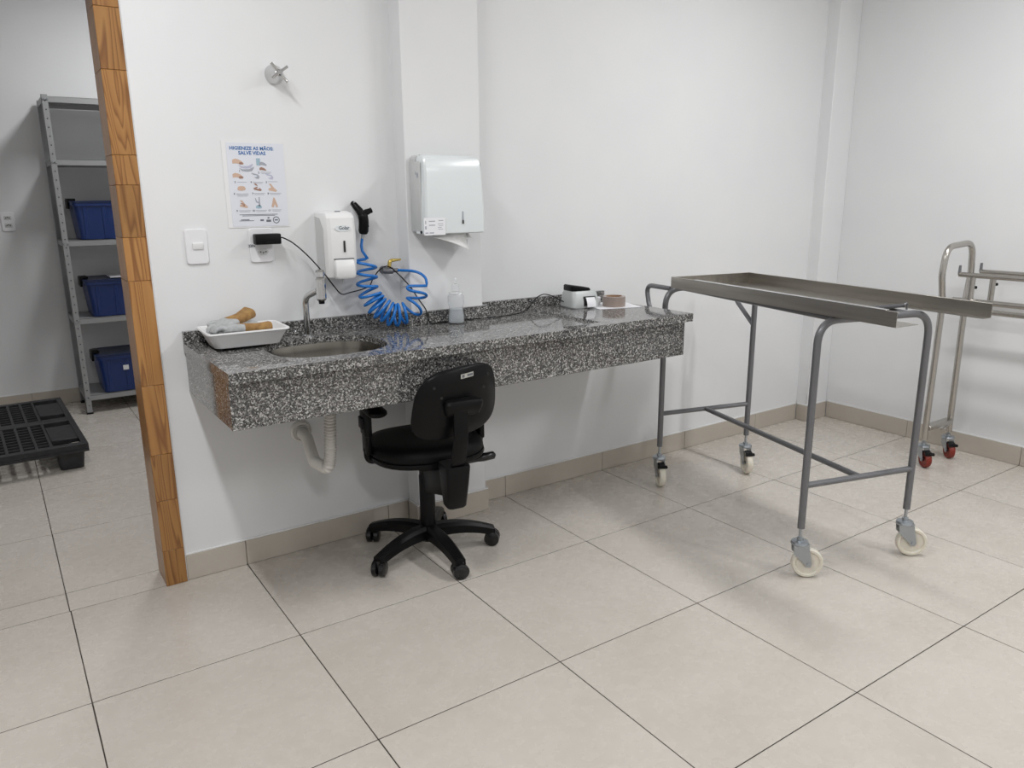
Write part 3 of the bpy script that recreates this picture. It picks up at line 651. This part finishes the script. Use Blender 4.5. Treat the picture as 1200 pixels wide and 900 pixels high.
blob(HND['rub'], -0.052, -0.068, 0.015, M['skin']); blob(HND['arc'], -0.054, -0.070, 0.008, M['skin2'], 0.0003); blob(HND['tap'], 0.0, -0.060, 0.016, M['inkpale']); blob(HND['clasp'], 0.002, -0.078, 0.012, M['skyink']); blob(HND['up'], 0.060, -0.064, 0.017, M['skin'])
for n_, x, z in (('1', -0.055, 0.046), ('2', 0.012, 0.041), ('3', -0.074, 0.008), ('4', -0.018, 0.008), ('5', 0.037, 0.008), ('6', -0.080, -0.032), ('7', -0.016, -0.032), ('8', 0.040, -0.032), ('9', -0.076, -0.092), ('10', -0.018, -0.092), ('11', 0.040, -0.092)):
    text('step_number', n_, 0.0095, M['inkgrey'], po, wallmtx(x, FY, z), bold=0.0003)
for x, z, w_, k in ((-0.030, 0.045, 0.036, 1), (0.038, 0.041, 0.040, 2), (-0.050, 0.006, 0.034, 1), (0.006, 0.006, 0.038, 2), (0.060, 0.008, 0.036, 1), (-0.052, -0.034, 0.042, 3), (0.008, -0.033, 0.042, 2), (0.066, -0.033, 0.044, 2), (-0.048, -0.093, 0.044, 2), (0.010, -0.093, 0.042, 2), (0.066, -0.092, 0.036, 2)):
    ln = MB()
    for j in range(k): ln.box((x, FY, z+0.002-j*0.0042), (w_*(1-0.18*(j == k-1 and k > 1)), 0.0002, 0.0017))
    cp_ = ln.build('caption', M['inkpale'], po); cp_['kind'] = 'stuff'
ln = MB(); ln.box((0, FY, -0.1055), (0.138, 0.0002, 0.0022)); ln.box((0, FY, -0.1095), (0.118, 0.0002, 0.002))
ln.box((-0.045, FY, -0.127), (0.052, 0.0002, 0.002)); ln.box((-0.05, FY, -0.1235), (0.03, 0.0002, 0.003)); ln.box((0.010, FY, -0.126), (0.013, 0.0002, 0.006)); ln.box((0.034, FY, -0.1285), (0.017, 0.0002, 0.008)); ln.box((0.034, FY, -0.118), (0.007, 0.0002, 0.005))
ln.lathe([(0.0095, 0), (0.0125, 0), (0.0125, 0.0003), (0.0095, 0.0003)], 24, wallmtx(0.062, FY, -0.126), closed=True); ln.box((0.062, FY, -0.126), (0.012, 0.0002, 0.005))
ln.build('footer_marks', M['inkgrey'], po)
# switch and outlets
def plate(parent, w_, h, d=0.008, m_='switch'):
    MB().loft([[(x, -y_, z) for x, z in rrect(w_*s_, h*s2, 0.010, 4)] for s_, s2, y_ in ((1, 1, 0.0005), (1.0, 1.0, d*0.6), (0.93, 0.96, d))]).build('plate', M[m_], parent, ang=30)
sw = thing('light_switch', 'white single rocker light switch left of the poster', 'switch', (0.546, WY, 1.236)); plate(sw, 0.076, 0.122)
MB().box((0.003, -0.0095, 0.002), (0.036, 0.009, 0.023), (R(8), 0, 0), 0.002).build('rocker', M['white'], sw)
so = thing('wall_outlet', 'white double wall outlet under the poster, a black adapter in it', 'outlet', (0.771, WY, 1.2315)); plate(so, 0.086, 0.124)
for z in (0.026, -0.024):
    sk = MB().prism([(0.020*math.cos(2*PI*k/6), 0.012*math.sin(2*PI*k/6)*1.15) for k in range(6)], 0.0015, wallmtx(0.004, -0.0078, z)).build('socket', M['whitegrey'], so)
    for dx, dz in ((-0.0095, 0), (0.0095, 0), (0, -0.003)): MB().lathe([(0, 0), (0.0025, 0), (0.0025, 0.0008), (0, 0.0008)], 10, wallmtx(0.004+dx, -0.0092, z+dz)).build('pin_hole', M['dark'], sk)
text('voltage_mark', '220v', 0.013, M['inkgrey'], so, wallmtx(-0.036, -0.0086, -0.001), bold=0.0005)
ad = thing('power_adapter', 'black plug-in power adapter with a thin cord running to the label printer', 'adapter', (0.775, WY-0.01, 1.255))
MB().box((0.008, -0.032, 0), (0.094, 0.038, 0.038), None, 0.005).build('housing', M['black'], ad)
MB().box((-0.004, -0.0065, 0.001), (0.045, 0.011, 0.032), None, 0.003).build('plug_face', M['black'], ad)
cord = [(0.83, 1.185, 1.256), (0.842, 1.185, 1.257), (0.878, 1.178, 1.235), (0.927, 1.168, 1.186), (0.955, 1.09, 1.125), (0.985, 1.078, 1.078), (1.02, 1.10, 1.045), (1.09, 1.185, 1.037), (1.172, 1.197, 1.052), (1.195, 1.195, 1.085), (1.218, 1.18, 1.118), (1.248, 1.165, 1.131), (1.284, 1.15, 1.099), (1.322, 1.128, 1.050), (1.358, 1.126, 0.995), (1.383, 1.112, 0.950), (1.395, 1.106, 0.900), (1.44, 1.108, 0.8935), (1.52, 1.109, 0.8935), (1.60, 1.106, 0.8935), (1.70, 1.09, 0.8935), (1.78, 1.10, 0.8935), (1.86, 1.12, 0.895), (1.905, 1.125, 0.912), (1.945, 1.125, 0.950), (1.99, 1.13, 0.965), (2.04, 1.135, 0.955), (2.075, 1.12, 0.935), (2.092, 1.105, 0.925)]
MB().tube([Vector(p)-Vector((0.775, WY-0.01, 1.255)) for p in spline(cord, 6)], 0.0024, 8).build('cord', M['black'], ad, ang=80)
# soap dispenser
sd = thing('soap_dispenser', 'white wall soap dispenser with push lever and black sight slot', 'dispenser', (1.040, WY, 1.225))
def shell(parent):
    loops = []
    for z, hw, d in ((-0.122, 0.057, 0.100), (-0.118, 0.062, 0.107), (-0.06, 0.063, 0.117), (0.04, 0.063, 0.121), (0.10, 0.062, 0.115), (0.118, 0.058, 0.100), (0.125, 0.050, 0.072)):
        l = [(-hw-0.008*0, -0.001), (-hw, -0.03), (-hw*0.97, -d+0.022), (-hw*0.88, -d+0.008), (-hw*0.7, -d), (0, -d-0.004), (hw*0.7, -d), (hw*0.88, -d+0.008), (hw*0.97, -d+0.022), (hw, -0.03), (hw, -0.001)]
        loops.append([(x, y, z) for x, y in l])
    MB().loft(loops).build('housing', M['white'], parent, ang=28)
shell(sd)
for s_ in (-1, 1): MB().prism([(0.04, -0.108), (-0.034, -0.108), (-0.036, 0.06), (-0.008, 0.10), (0.04, 0.105)], 0.0012, Matrix.Translation((s_*0.0625+(0.0012 if s_ > 0 else 0), -0.052, 0)) @ Matrix(((0, 0, -1, 0), (1, 0, 0, 0), (0, 1, 0, 0), (0, 0, 0, 1)))).build('side_panel', M['whitegrey'], sd)
MB().box((0.004, -0.1255, -0.004), (0.007, 0.004, 0.042), None, 0.001).build('sight_slot', M['dark'], sd)
MB().box((0, -0.080, 0.121), (0.022, 0.012, 0.006), (R(-20), 0, 0), 0.001).build('key_slot', M['inkgrey'], sd)
lv = MB(); lv.loft([[(x, -0.119+yy, z) for x, yy in rrect(w_, t_, 0.006, 3)] for w_, t_, z in ((0.070, 0.030, -0.123), (0.078, 0.040, -0.115), (0.079, 0.038, -0.080), (0.077, 0.030, -0.058), (0.072, 0.018, -0.052))]); lv.build('push_lever', M['white'], sd, ang=35)
MB().box((0, -0.1225, -0.050), (0.078, 0.006, 0.003)).build('lever_gap', M['dark'], sd)
MB().tube([(0, -0.10, -0.118), (0, -0.10, -0.142)], 0.005, 10).build('nozzle', M['whitegrey'], sd)
bdg = MB().prism([(0.030*math.cos(2*PI*k/28), 0.0115*math.sin(2*PI*k/28)) for k in range(28)], 0.002, wallmtx(0.002, -0.1225, 0.062)).build('badge', M['white2'], sd)
text('badge_text', 'Golar', 0.018, M['inkgrey'], bdg, wallmtx(0.006, -0.1248, 0.0635), bold=0.0004)
# black spray gun on its hook
sg = thing('spray_gun', 'black blow gun hanging on the wall right of the soap dispenser', 'spray gun', (1.157, 1.195, 1.33))
MB().tube(spline([(0.006, 0, -0.068), (0.006, -0.006, -0.045), (0.005, -0.012, -0.02), (0.002, -0.012, 0.006)], 5), [0.016, 0.018]+[0.0195]*13+[0.016], 12).build('grip', M['black'], sg, ang=50)
MB().tube([(0.0, -0.012, 0.0), (-0.008, -0.008, 0.018), (-0.024, 0.004, 0.042), (-0.028, 0.012, 0.05)], [0.015, 0.0145, 0.012, 0.008], 12).build('barrel', M['black'], sg, ang=50)
MB().tube([(-0.001, -0.013, 0.0), (0.016, -0.014, 0.012), (0.032, -0.016, 0.018), (0.037, -0.016, 0.020)], [0.014, 0.0125, 0.010, 0.011], 12).build('nozzle', M['black'], sg, ang=50)
MB().box((0.015, -0.017, -0.022), (0.006, 0.012, 0.045), (0, R(-12), 0), 0.002).build('trigger', M['black'], sg)
MB().tube([(-0.026, 0.03, 0.044), (-0.026, 0.0, 0.044), (-0.026, -0.004, 0.052)], 0.004, 8).build('wall_hook', M['zinc'], sg)
MB().tube([(0.006, 0, -0.066), (0.0, 0.0, -0.09)], [0.007, 0.0055], 10).build('hose_fitting', M['zinc'], sg)
# coiled hose
axis = spline([(1.146, 1.145, 1.168), (1.143, 1.14, 1.097), (1.150, 1.133, 1.03), (1.177, 1.11, 0.980), (1.235, 1.085, 0.946), (1.297, 1.070, 0.968), (1.323, 1.070, 1.015), (1.325, 1.070, 1.055)], 20)
L = [0]
for a, b in zip(axis[:-1], axis[1:]): L.append(L[-1]+(b-a).length)
def coil():
    """helix round the hanging axis: stretched down the left, bunched along the bottom"""
    keys = ((0.0, 0.0), (3.6, 0.34), (10.6, 0.70), (13.0, 1.0)); N = 13*24; pts = []; yv = Vector((0, 1, 0))
    for i in range(N+1):
        q = i/24
        for (q0, s0), (q1, s1) in zip(keys[:-1], keys[1:]):
            if q <= q1+1e-6: u = s0+(s1-s0)*(q-q0)/(q1-q0); break
        s_ = L[-1]*u; j = 0
        while j < len(L)-2 and L[j+1] < s_: j += 1
        t = (s_-L[j])/max(1e-9, L[j+1]-L[j]); c = axis[j].lerp(axis[j+1], t)
        a0 = axis[max(0, j-6)]; a1 = axis[min(len(axis)-1, j+7)]
        d = (a1-a0).normalized(); nrm = d.cross(yv).normalized(); bn = nrm.cross(d)
        a = 2*PI*q+1.0; bunch = math.exp(-((u-0.52)/0.2)**2)
        rr = 0.038+0.002*math.sin(i*0.35)
        pts.append(c+nrm*(math.cos(a)*rr*(1+0.12*bunch))+bn*(math.sin(a)*rr*0.92))
    return pts
cp = coil()
start = [(1.157, 1.195, 1.242), (1.152, 1.195, 1.215), (1.150, 1.185, 1.195)]
end = [(1.365, 1.062, 1.055), (1.362, 1.072, 1.088), (1.335, 1.10, 1.110), (1.292, 1.165, 1.113)]
hz = thing('coiled_hose', 'bright blue coiled air hose hanging beside the pillar above the counter', 'hose', (1.26, 1.14, 1.0))
MB().tube([Vector(p)-Vector((1.26, 1.14, 1.0)) for p in start+cp+spline(end, 4)], 0.0058, 8).build('coil', M['blue'], hz, ang=80)
# wall tap with yellow lever
tp = thing('wall_tap', 'wall tap with yellow lever feeding the blue hose', 'tap', (1.255, 1.17, 1.113))
MB().tube([(-0.004, 0.054, 0), (-0.004, 0.04, 0), (-0.004, 0.0, 0)], [0.016, 0.011, 0.011], 12).build('inlet', M['gunmetal'], tp)
MB().tube([(-0.030, 0, 0.004), (-0.020, 0, 0.002), (0.014, 0, 0), (0.016, 0, 0), (0.038, 0, 0)], [0.010, 0.0135, 0.0135, 0.009, 0.008], 12).build('valve_body', M['gunmetal'], tp, ang=30)
MB().tube(fillet([(0.0, 0, 0.012), (0.004, 0, 0.04), (0.05, -0.004, 0.042)], 0.012, 5), [0.008]*4+[0.007]*3+[0.004], 8).build('lever', M['brass'], tp, ang=50)
# towel dispenser on the pillar
td = thing('towel_dispenser', 'white wall paper towel dispenser on the pillar, a towel sticking out below', 'dispenser', (1.480, 1.135, 1.407))
loops = []
for z, hw, d in ((-0.150, 0.136, 0.112), (-0.147, 0.139, 0.115), (-0.05, 0.136, 0.118), (0.085, 0.131, 0.110), (0.120, 0.130, 0.104), (0.136, 0.128, 0.096), (0.146, 0.122, 0.078), (0.150, 0.112, 0.055)):
    loops.append([(x, y, z) for x, y in [(-hw, -0.045), (-hw, -d+0.02), (-hw*0.97, -d+0.006), (-hw*0.92, -d), (0, -d-0.003), (hw*0.92, -d), (hw*0.97, -d+0.006), (hw, -d+0.02), (hw, -0.045)]])
MB().loft(loops).build('front_cover', M['white2'], td, ang=24)
MB().loft([[(x, -y, z) for x, z in rrect(w_, h_, 0.02, 4)] for w_, h_, y in ((0.268, 0.296, 0.0005), (0.270, 0.298, 0.004), (0.270, 0.298, 0.0448))]).build('back_case', M['whitegrey'], td, ang=30)
for s_ in (-1, 1): MB().box((s_*0.1365, -0.047, -0.008), (0.005, 0.082, 0.262), None, 0.0015).build('side_panel', M['whitegrey'], td)
for dz, l in ((-0.068, 0.018), (-0.090, 0.006)): pass
MB().box((0.030, -0.120, -0.088), (0.005, 0.004, 0.046), None, 0.001).build('level_window', M['inkpale'], td)
MB().box((0.030, -0.1215, -0.106), (0.006, 0.004, 0.014), None, 0.001).build('level_mark', M['dark'], td)
MB().lathe([(0.026, 0), (0.028, 0.0012), (0.030, 0)], 28, wallmtx(0.01, -0.1075, 0.075) @ Matrix.Diagonal((1, 0.5, 1, 1))).build('embossed_oval', M['whitegrey'], td)
MB().tube([(-0.1365, -0.09, -0.142), (-0.1425, -0.09, -0.142)], 0.006, 10).build('lock', M['dark'], td)
sid = MB(); sid.box((-0.1393, -0.07, 0.072), (0.0006, 0.012, 0.018)); sid.box((-0.1393, -0.056, 0.08), (0.0006, 0.006, 0.012)); sid.build('side_mark', M['inkpale'], td)
twl = MB(); g = []
for i in range(9):
    u = i/8; row = []
    for k in range(7):
        v = k/6
        x = -0.095+0.175*u; z = -0.149-(0.014+0.058*u**1.3)*v; y = -0.06-0.035*v-0.01*math.sin(u*3.1+v*2)+0.006*math.sin(u*7)
        row.append((x, y, z))
    g.append(row)
twl.strip(g)
g = [[(0.05+0.055*i/5, -0.03-0.012*k-0.004*math.sin(i), -0.149-0.008*k+0.002*math.sin(i*2)) for k in range(4)] for i in range(6)]; twl.strip(g)
tw_ = twl.build('paper_towel', M['tissue'], td, ang=180); sm = tw_.modifiers.new('thick', 'SOLIDIFY'); sm.thickness = 0.0012
cd = thing('paper_label', 'small printed paper label stuck to the lower left of the towel dispenser', 'label', (1.385, 1.013, 1.287), R(2))
MB().box((-0.004, -0.001, 0), (0.096, 0.0006, 0.066)).build('paper', M['paper'], cd)
ln = MB()
for x, z, w_, h_ in ((-0.014, 0.020, 0.028, 0.0035), (0.026, 0.022, 0.022, 0.003), (-0.014, 0.005, 0.028, 0.0035), (0.024, 0.010, 0.024, 0.002), (0.026, 0.003, 0.02, 0.002), (0.02, -0.004, 0.018, 0.002), (0.024, -0.011, 0.022, 0.002), (-0.038, -0.024, 0.014, 0.004), (-0.016, -0.024, 0.020, 0.004), (-0.042, 0.016, 0.004, 0.012), (-0.042, -0.004, 0.006, 0.012)):
    ln.box((x-0.002, -0.0014, z), (w_, 0.0003, h_))
ln.build('print', M['inkpale'], cd)
# white plastic basin with gloves
px = thing('plastic_tray', 'white rectangular plastic tray at the left end of the counter', 'tray', (0.645, 1.095, 0.9005), R(-2))
def ptray():
    m = MB(); L_ = []
    for w_, d_, r_, z in ((0.215, 0.130, 0.025, 0.003), (0.260, 0.185, 0.02, 0.056), (0.278, 0.205, 0.02, 0.058), (0.280, 0.207, 0.02, 0.056), (0.280, 0.207, 0.02, 0.052), (0.266, 0.190, 0.02, 0.051), (0.222, 0.137, 0.025, 0.0)):
        L_.append([(x, y, z) for x, y in rrect(w_, d_, r_, 5)])
    return m.loft(L_)
ptray().build('tray_shell', M['white'], px, ang=35)
def glove(name, label, loc, rot, flip=1):
    g_ = thing(name, label, 'glove', loc, 0); g_.rotation_euler = rot; g_.scale = (0.78,)*3
    fing = MB()
    # mitten-like palm lofted along local x, fingers curled under
    L_ = []
    for x, w_, h_, z in ((-0.075, 0.030, 0.014, -0.002), (-0.070, 0.046, 0.024, 0.0), (-0.045, 0.052, 0.028, 0.003), (-0.01, 0.054, 0.030, 0.004), (0.02, 0.048, 0.028, 0.003)):
        L_.append([(x, y, z+zz) for y, zz in rrect(w_*1.7, h_*1.3, h_*0.5, 4)])
    fing.loft(L_)
    for k, y in enumerate((-0.030, -0.010, 0.010, 0.030)):
        fing.tube([(-0.06, y, 0.004), (-0.085, y, 0.010), (-0.105, y*0.95, 0.004), (-0.110-0.004*(k in (1, 2)), y*0.92, -0.010)], [0.0125, 0.0125, 0.012, 0.008], 10)
    fing.tube([(-0.02, flip*0.038, 0.004), (-0.045, flip*0.056, 0.008), (-0.066, flip*0.056, 0.006), (-0.072, flip*0.054, 0.004)], [0.014, 0.0135, 0.012, 0.007], 10)
    o = fing.build('coated_hand', M['greyglove'], g_, ang=60)
    cuff = MB(); L_ = []
    for x, w_, h_ in ((0.004, 0.078, 0.037), (0.03, 0.066, 0.036), (0.08, 0.070, 0.040), (0.145, 0.074, 0.044), (0.147, 0.068, 0.040), (0.125, 0.062, 0.034)):
        L_.append([(x, y+0.002*math.sin(x*60), zz+0.003+0.003*math.sin(x*50+y*40)) for y, zz in rrect(w_, h_, h_*0.48, 5)])
    cuff.loft(L_).build('knit_cuff', M['tan'], g_, ang=60)
    return g_
glove('work_glove', 'tan and grey work glove whose cuff points to the back of the white tray', (0.606, 1.118, 0.970), (R(8), R(-11), R(36)))
glove('work_glove', 'tan and grey work glove lying along the front of the white tray', (0.620, 1.066, 0.957), (R(-6), R(3), R(4)), 1)
# squeeze bottle
bo = thing('squeeze_bottle', 'clear squeeze bottle half full of gel, standing in front of the pillar', 'bottle', (1.500, 1.070, RZ+0.0008))
MB().lathe([(0, 0), (0.030, 0), (0.033, 0.003), (0.033, 0.03), (0.029, 0.06), (0.0325, 0.09), (0.0325, 0.112), (0.028, 0.118), (0.028, 0.120), (0.0268, 0.118), (0.0312, 0.111), (0.0312, 0.09), (0.0277, 0.06), (0.0317, 0.03), (0.0317, 0.004), (0, 0.003)], 32).build('body', M['bottle'], bo, ang=60)
MB().lathe([(0, 0.0035), (0.0312, 0.0045), (0.0312, 0.03), (0.0275, 0.058), (0.0275, 0.060), (0, 0.060)], 32).build('gel', M['liquid'], bo, ang=60)
MB().lathe([(0, 0.1185), (0.0275, 0.1185), (0.029, 0.121), (0.029, 0.126), (0.016, 0.129), (0.0145, 0.158), (0.006, 0.162), (0.0035, 0.19), (0, 0.19)], 24).build('spout_cap', M['bottle'], bo, ang=40)
# label printer
pr = thing('label_printer', 'small grey label printer with black lid and a white label coming out', 'printer', (2.158, 1.075, CZ+0.0008), R(-8)); pr.scale = (0.92, 0.92, 0.95)
L_ = []
for w_, d_, z, dy in ((0.150, 0.128, 0.0, 0), (0.158, 0.134, 0.006, 0), (0.156, 0.130, 0.03, 0), (0.146, 0.118, 0.068, 0.003), (0.136, 0.104, 0.080, 0.006)):
    L_.append([(x, y+dy, z) for x, y in rrect(w_, d_, 0.022, 4)])
MB().loft(L_).build('housing', M['printer'], pr, ang=32)
ld = MB(); ld.loft([[(x-0.012, y+0.008, z+k*(0.006-x)*0.16) for x, y in rrect(w_, d_, 0.01, 3)] for w_, d_, z, k in ((0.100, 0.085, 0.078, 0), (0.108, 0.092, 0.082, 0), (0.108, 0.092, 0.094, 1), (0.098, 0.082, 0.100, 1))]); ld.build('lid', M['black'], pr, ang=35)
MB().box((0.018, -0.0625, 0.034), (0.066, 0.012, 0.045), (R(-8), 0, 0), 0.002).build('label_slot', M['dark'], pr)
MB().strip([[(-0.006+0.050*k, -0.0685-0.016*math.sin(min(1, u*1.2)*1.6), 0.052-0.045*u) for k in (0, 1)] for u in (0, 0.15, 0.3, 0.5, 0.75, 1.0)]).build('paper_strip', M['paper'], pr)
MB().box((-0.052, -0.045, 0.068), (0.02, 0.004, 0.004)).build('button', M['whitegrey'], pr)
# jar behind printer, tape, sheet
jr = thing('paper_roll', 'small white roll standing between the label printer and the tape roll', 'paper roll', (2.263, 1.085, CZ+0.0022))
MB().lathe([(0.006, 0), (0.022, 0), (0.022, 0.034), (0.006, 0.034)], 24, None, True).build('wound_paper', M['paper'], jr, ang=50)
MB().lathe([(0.0045, 0), (0.0058, 0), (0.0058, 0.0345), (0.0045, 0.0345)], 16, None, True).build('core', M['card'], jr)
sh = thing('paper_sheet', 'sheet of white paper lying on the right end of the counter', 'paper', (2.302, 1.020, CZ+0.0004), R(-16))
MB().box((0, 0, 0.0008), (0.21, 0.20, 0.0012)).build('sheet', M['paper'], sh)
MB().box((0, 0, 0.0), (0.216, 0.206, 0.0003)).build('backing_card', M['inkgrey'], sh)
tpz = thing('tape_roll', 'roll of clear brownish packing tape standing on the white paper', 'tape', (2.292, 0.990, CZ+0.0022))
MB().lathe([(0.038, 0), (0.052, 0), (0.052, 0.046), (0.038, 0.046)], 36, None, True).build('tape', M['tape'], tpz)
MB().lathe([(0.0355, 0.0), (0.0378, 0.0), (0.0378, 0.0465), (0.0355, 0.0465)], 32, None, True).build('core', M['card'], tpz)

# ------------------------------------------------------------------ storage room: shelf, bins, pallet, outlet
sf = thing('steel_shelf', 'grey perforated-angle steel shelf unit in the storage room', 'shelf', (0.345, 4.02, 0))
SW, SD, SH = 0.92, 0.40, 2.02
def angle_post(x, y, sx, sy):
    p = MB(); p.box2((x, y, 0.006), (x+sx*0.034, y+sy*0.002, SH)); p.box2((x, y, 0.006), (x+sx*0.002, y+sy*0.034, SH))
    o = p.build('post', M['shelf'], sf)
    MB().box2((x-sx*0.002, y-sy*0.002, 0), (x+sx*0.037, y+sy*0.037, 0.012)).build('foot_cap', M['black'], o)
    h = MB()
    for i in range(38):
        z = 0.06+i*0.052
        h.lathe([(0, 0), (0.0042, 0), (0.0042, 0.0006), (0, 0.0006)], 8, Matrix.Translation((x+sx*0.018, y-sy*0.0001, z)) @ Matrix.Rotation(R(90*sy), 4, 'X'))
    hh = h.build('bolt_holes', M['dark'], o); hh['kind'] = 'stuff'
for x, sx in ((0, 1), (SW, -1)):
    for y, sy in ((0, 1), (SD, -1)): angle_post(x, y, sx, sy)
SHZ = (0.125, 0.640, 1.142, 1.640, 2.010)
for z in SHZ:
    s_ = MB(); s_.box2((0.0025, 0.0025, z-0.002), (SW-0.0025, SD-0.0025, z)); s_.box2((0.0025, 0.0025, z-0.034), (SW-0.0025, 0.004, z)); s_.box2((0.0025, SD-0.004, z-0.034), (SW-0.0025, SD-0.0025, z)); s_.box2((0.0025, 0.0042, z-0.034), (0.004, SD-0.0042, z)); s_.box2((SW-0.004, 0.0042, z-0.034), (SW-0.0025, SD-0.0042, z))
    o = s_.build('shelf_board', M['shelf'], sf)
    b = MB()
    for x in (0.012, 0.03, SW-0.012, SW-0.03): b.lathe([(0, 0), (0.006, 0), (0.005, 0.004), (0, 0.004)], 8, Matrix.Translation((x, -0.0008, z-0.018)) @ Matrix.Rotation(R(90), 4, 'X'))
    b.build('bolts', M['zinc'], o)
def bin_(label, loc, h=0.25, rz=0, white=False, lidc=True):
    b_ = thing('storage_bin', label, 'bin', loc, rz, 'blue bins on the steel shelf')
    W_, D_ = 0.46, 0.34
    L_ = [[(x, y, z) for x, y in rrect(w_, d_, 0.03, 4)] for w_, d_, z in ((W_-0.07, D_-0.06, 0.001), (W_-0.05, D_-0.045, 0.004), (W_-0.012, D_-0.012, h-0.03), (W_+0.006, D_+0.006, h-0.03), (W_+0.006, D_+0.006, h-0.012))]
    MB().loft(L_).build('tub', M['bin'], b_, ang=30)
    rb = MB()
    for k in range(4):
        x = -0.165+0.11*k
        rb.loft([[(x+xx*(0.9+0.1*t_), -(D_-0.05)/2-0.0005-0.016*t_+yy, 0.012+(h-0.048)*t_) for xx, yy in ((-0.012, 0.004), (-0.009, -0.006), (0.009, -0.006), (0.012, 0.004))] for t_ in (0, 1)])
    rb.build('front_ribs', M['bin'], b_, ang=30)
    MB().loft([[(x, y, z) for x, y in rrect(w_, d_, 0.03, 4)] for w_, d_, z in ((W_, D_, h-0.0118), (W_+0.014, D_+0.014, h-0.011), (W_+0.014, D_+0.014, h-0.002), (W_+0.002, D_+0.002, h), (W_-0.02, D_-0.02, h-0.005))]).build('lid', M['binlid'], b_, ang=30)
    for s2 in (-1, 1):
        lt = MB(); lt.box((s2*(W_/2+0.012), 0, h-0.02), (0.014, 0.12, 0.06), None, 0.004); lt.box((s2*(W_/2-0.008), 0, h+0.008), (0.05, 0.12, 0.016), None, 0.005)
        lt.build('latch', M['black'], b_)
    return b_
bx = 0.66
b1 = bin_('blue lidded plastic bin on the third shelf, topmost of the bins', (bx, 4.205, SHZ[2]+0.001), 0.245)
b2 = bin_('blue lidded plastic bin on the second shelf, white papers on its lid', (bx+0.01, 4.195, SHZ[1]+0.001), 0.245)
b3 = bin_('blue lidded plastic bin on the lowest shelf with a small white sticker', (bx+0.015, 4.18, SHZ[0]+0.001), 0.26)
MB().box((-0.062, -0.1655, 0.165), (0.034, 0.002, 0.032), (R(6), 0, 0)).build('sticker', M['paper'], b3, label='small white sticker')
pp_ = tag(MB().box((0, 0, 0.004), (0.22, 0.2, 0.008), None, 0.001, 1).build('paper_stack', M['paper'], None, (bx+0.05, 4.20, SHZ[1]+0.2475)), 'white papers lying on the lid of the middle blue bin', 'paper')
pq = tag(MB().box((0, 0, 0.0012), (0.14, 0.10, 0.0024)).build('paper_note', mat('grey_note', (0.5, 0.52, 0.55), 0.6), None, (bx+0.10, 4.18, SHZ[0]+0.2615)), 'pale note lying on the lid of the lowest blue bin', 'paper')
o2 = thing('wall_outlet', 'white double outlet on the storage room wall left of the steel shelf', 'outlet', (0.086, SY1, 1.258)); plate(o2, 0.078, 0.122)
for z in (0.026, -0.022):
    sk = MB().box((0, -0.0085, z), (0.042, 0.003, 0.026), None, 0.002).build('socket', M['whitegrey'], o2)
    for dx, dz in ((-0.0095, 0), (0.0095, 0), (0, 0.003)): MB().lathe([(0, 0), (0.004, 0), (0.004, 0.0008), (0, 0.0008)], 8, wallmtx(dx, -0.0101, z+dz)).build('pin_hole', M['dark'], sk)
# pallet
pa = thing('plastic_pallet', 'black plastic pallet with slotted deck on the storage room floor', 'pallet', (0.243, 2.838, 0), R(1.8))
PW, PD, PH = 1.0, 1.2, 0.14
fr = MB()
for a, c in (((-PW, 0), (0, 0.045)), ((-PW, PD-0.045), (0, PD)), ((-0.03, 0.045), (0, PD-0.045)), ((-PW, 0.045), (-PW+0.03, PD-0.045)), ((-PW+0.03, 0.555), (-0.03, 0.645))):
    fr.box2((a[0], a[1], PH-0.03), (c[0], c[1], PH), 0.002, 1)
fr.build('deck_frame', M['pallet'], pa, ang=30)
lip = MB()
for a, c in (((-PW, 0, PH-0.045), (0, 0.006, PH-0.03)), ((-0.006, 0.006, PH-0.045), (0, PD, PH-0.03))): lip.box2(a, c)
lip.build('rim_lip', M['pallet'], pa)
padm = MB().box2((-0.125, -0.155, PH-0.026), (0, 0.155, PH-0.001), 0.002, 1).build('corner_pad', M['pallet'], pa)
padm.location = (-0.0305, 0.30, 0)
for x, y in ((-0.0305, 0.90), (-PW+0.156, 0.30), (-PW+0.156, 0.90), (-0.4375, 0.30), (-0.4375, 0.90)):
    o = D.objects.new('corner_pad', padm.data); COL.objects.link(o); o.parent = pa; o.location = (x, y, 0)
rib = None; barm = {}
for half in (0, 1):
    y0 = 0.045+half*0.60; x = -0.165
    while x > -PW+0.06:
        if not (-0.57 < x < -0.43):
            if rib is None: o = MB().box2((-0.0065, 0, PH-0.028), (0.0065, 0.51, PH-0.002)).build('deck_rib', M['pallet'], pa); rib = o.data
            else: o = D.objects.new('deck_rib', rib); COL.objects.link(o); o.parent = pa
            o.location = (x, y0, 0)
        x -= 0.066
    for k in range(1, 9):
        for a, c in ((-0.43, -0.158), (-PW+0.16, -0.57)):
            if a not in barm: o = MB().box2((a, -0.0065, PH-0.026), (c, 0.0065, PH-0.004)).build('cross_bar', M['pallet'], pa); barm[a] = o.data
            else: o = D.objects.new('cross_bar', barm[a]); COL.objects.link(o); o.parent = pa
            o.location = (0, y0+0.51*k/9, 0)
foot = None
for fx in (-0.085, -0.5, -0.915):
    for fy in (0.085, 0.6, 1.115):
        if foot is None:
            f_ = MB(); f_.loft([[(x, y, z) for x, y in rrect(w_, w_, 0.015, 3)] for w_, z in ((0.105, 0.001), (0.110, 0.004), (0.135, PH-0.031))]); o = f_.build('foot', M['pallet'], pa, ang=30); foot = o.data
        else: o = D.objects.new('foot', foot); COL.objects.link(o); o.parent = pa
        o.location = (fx, fy, 0)
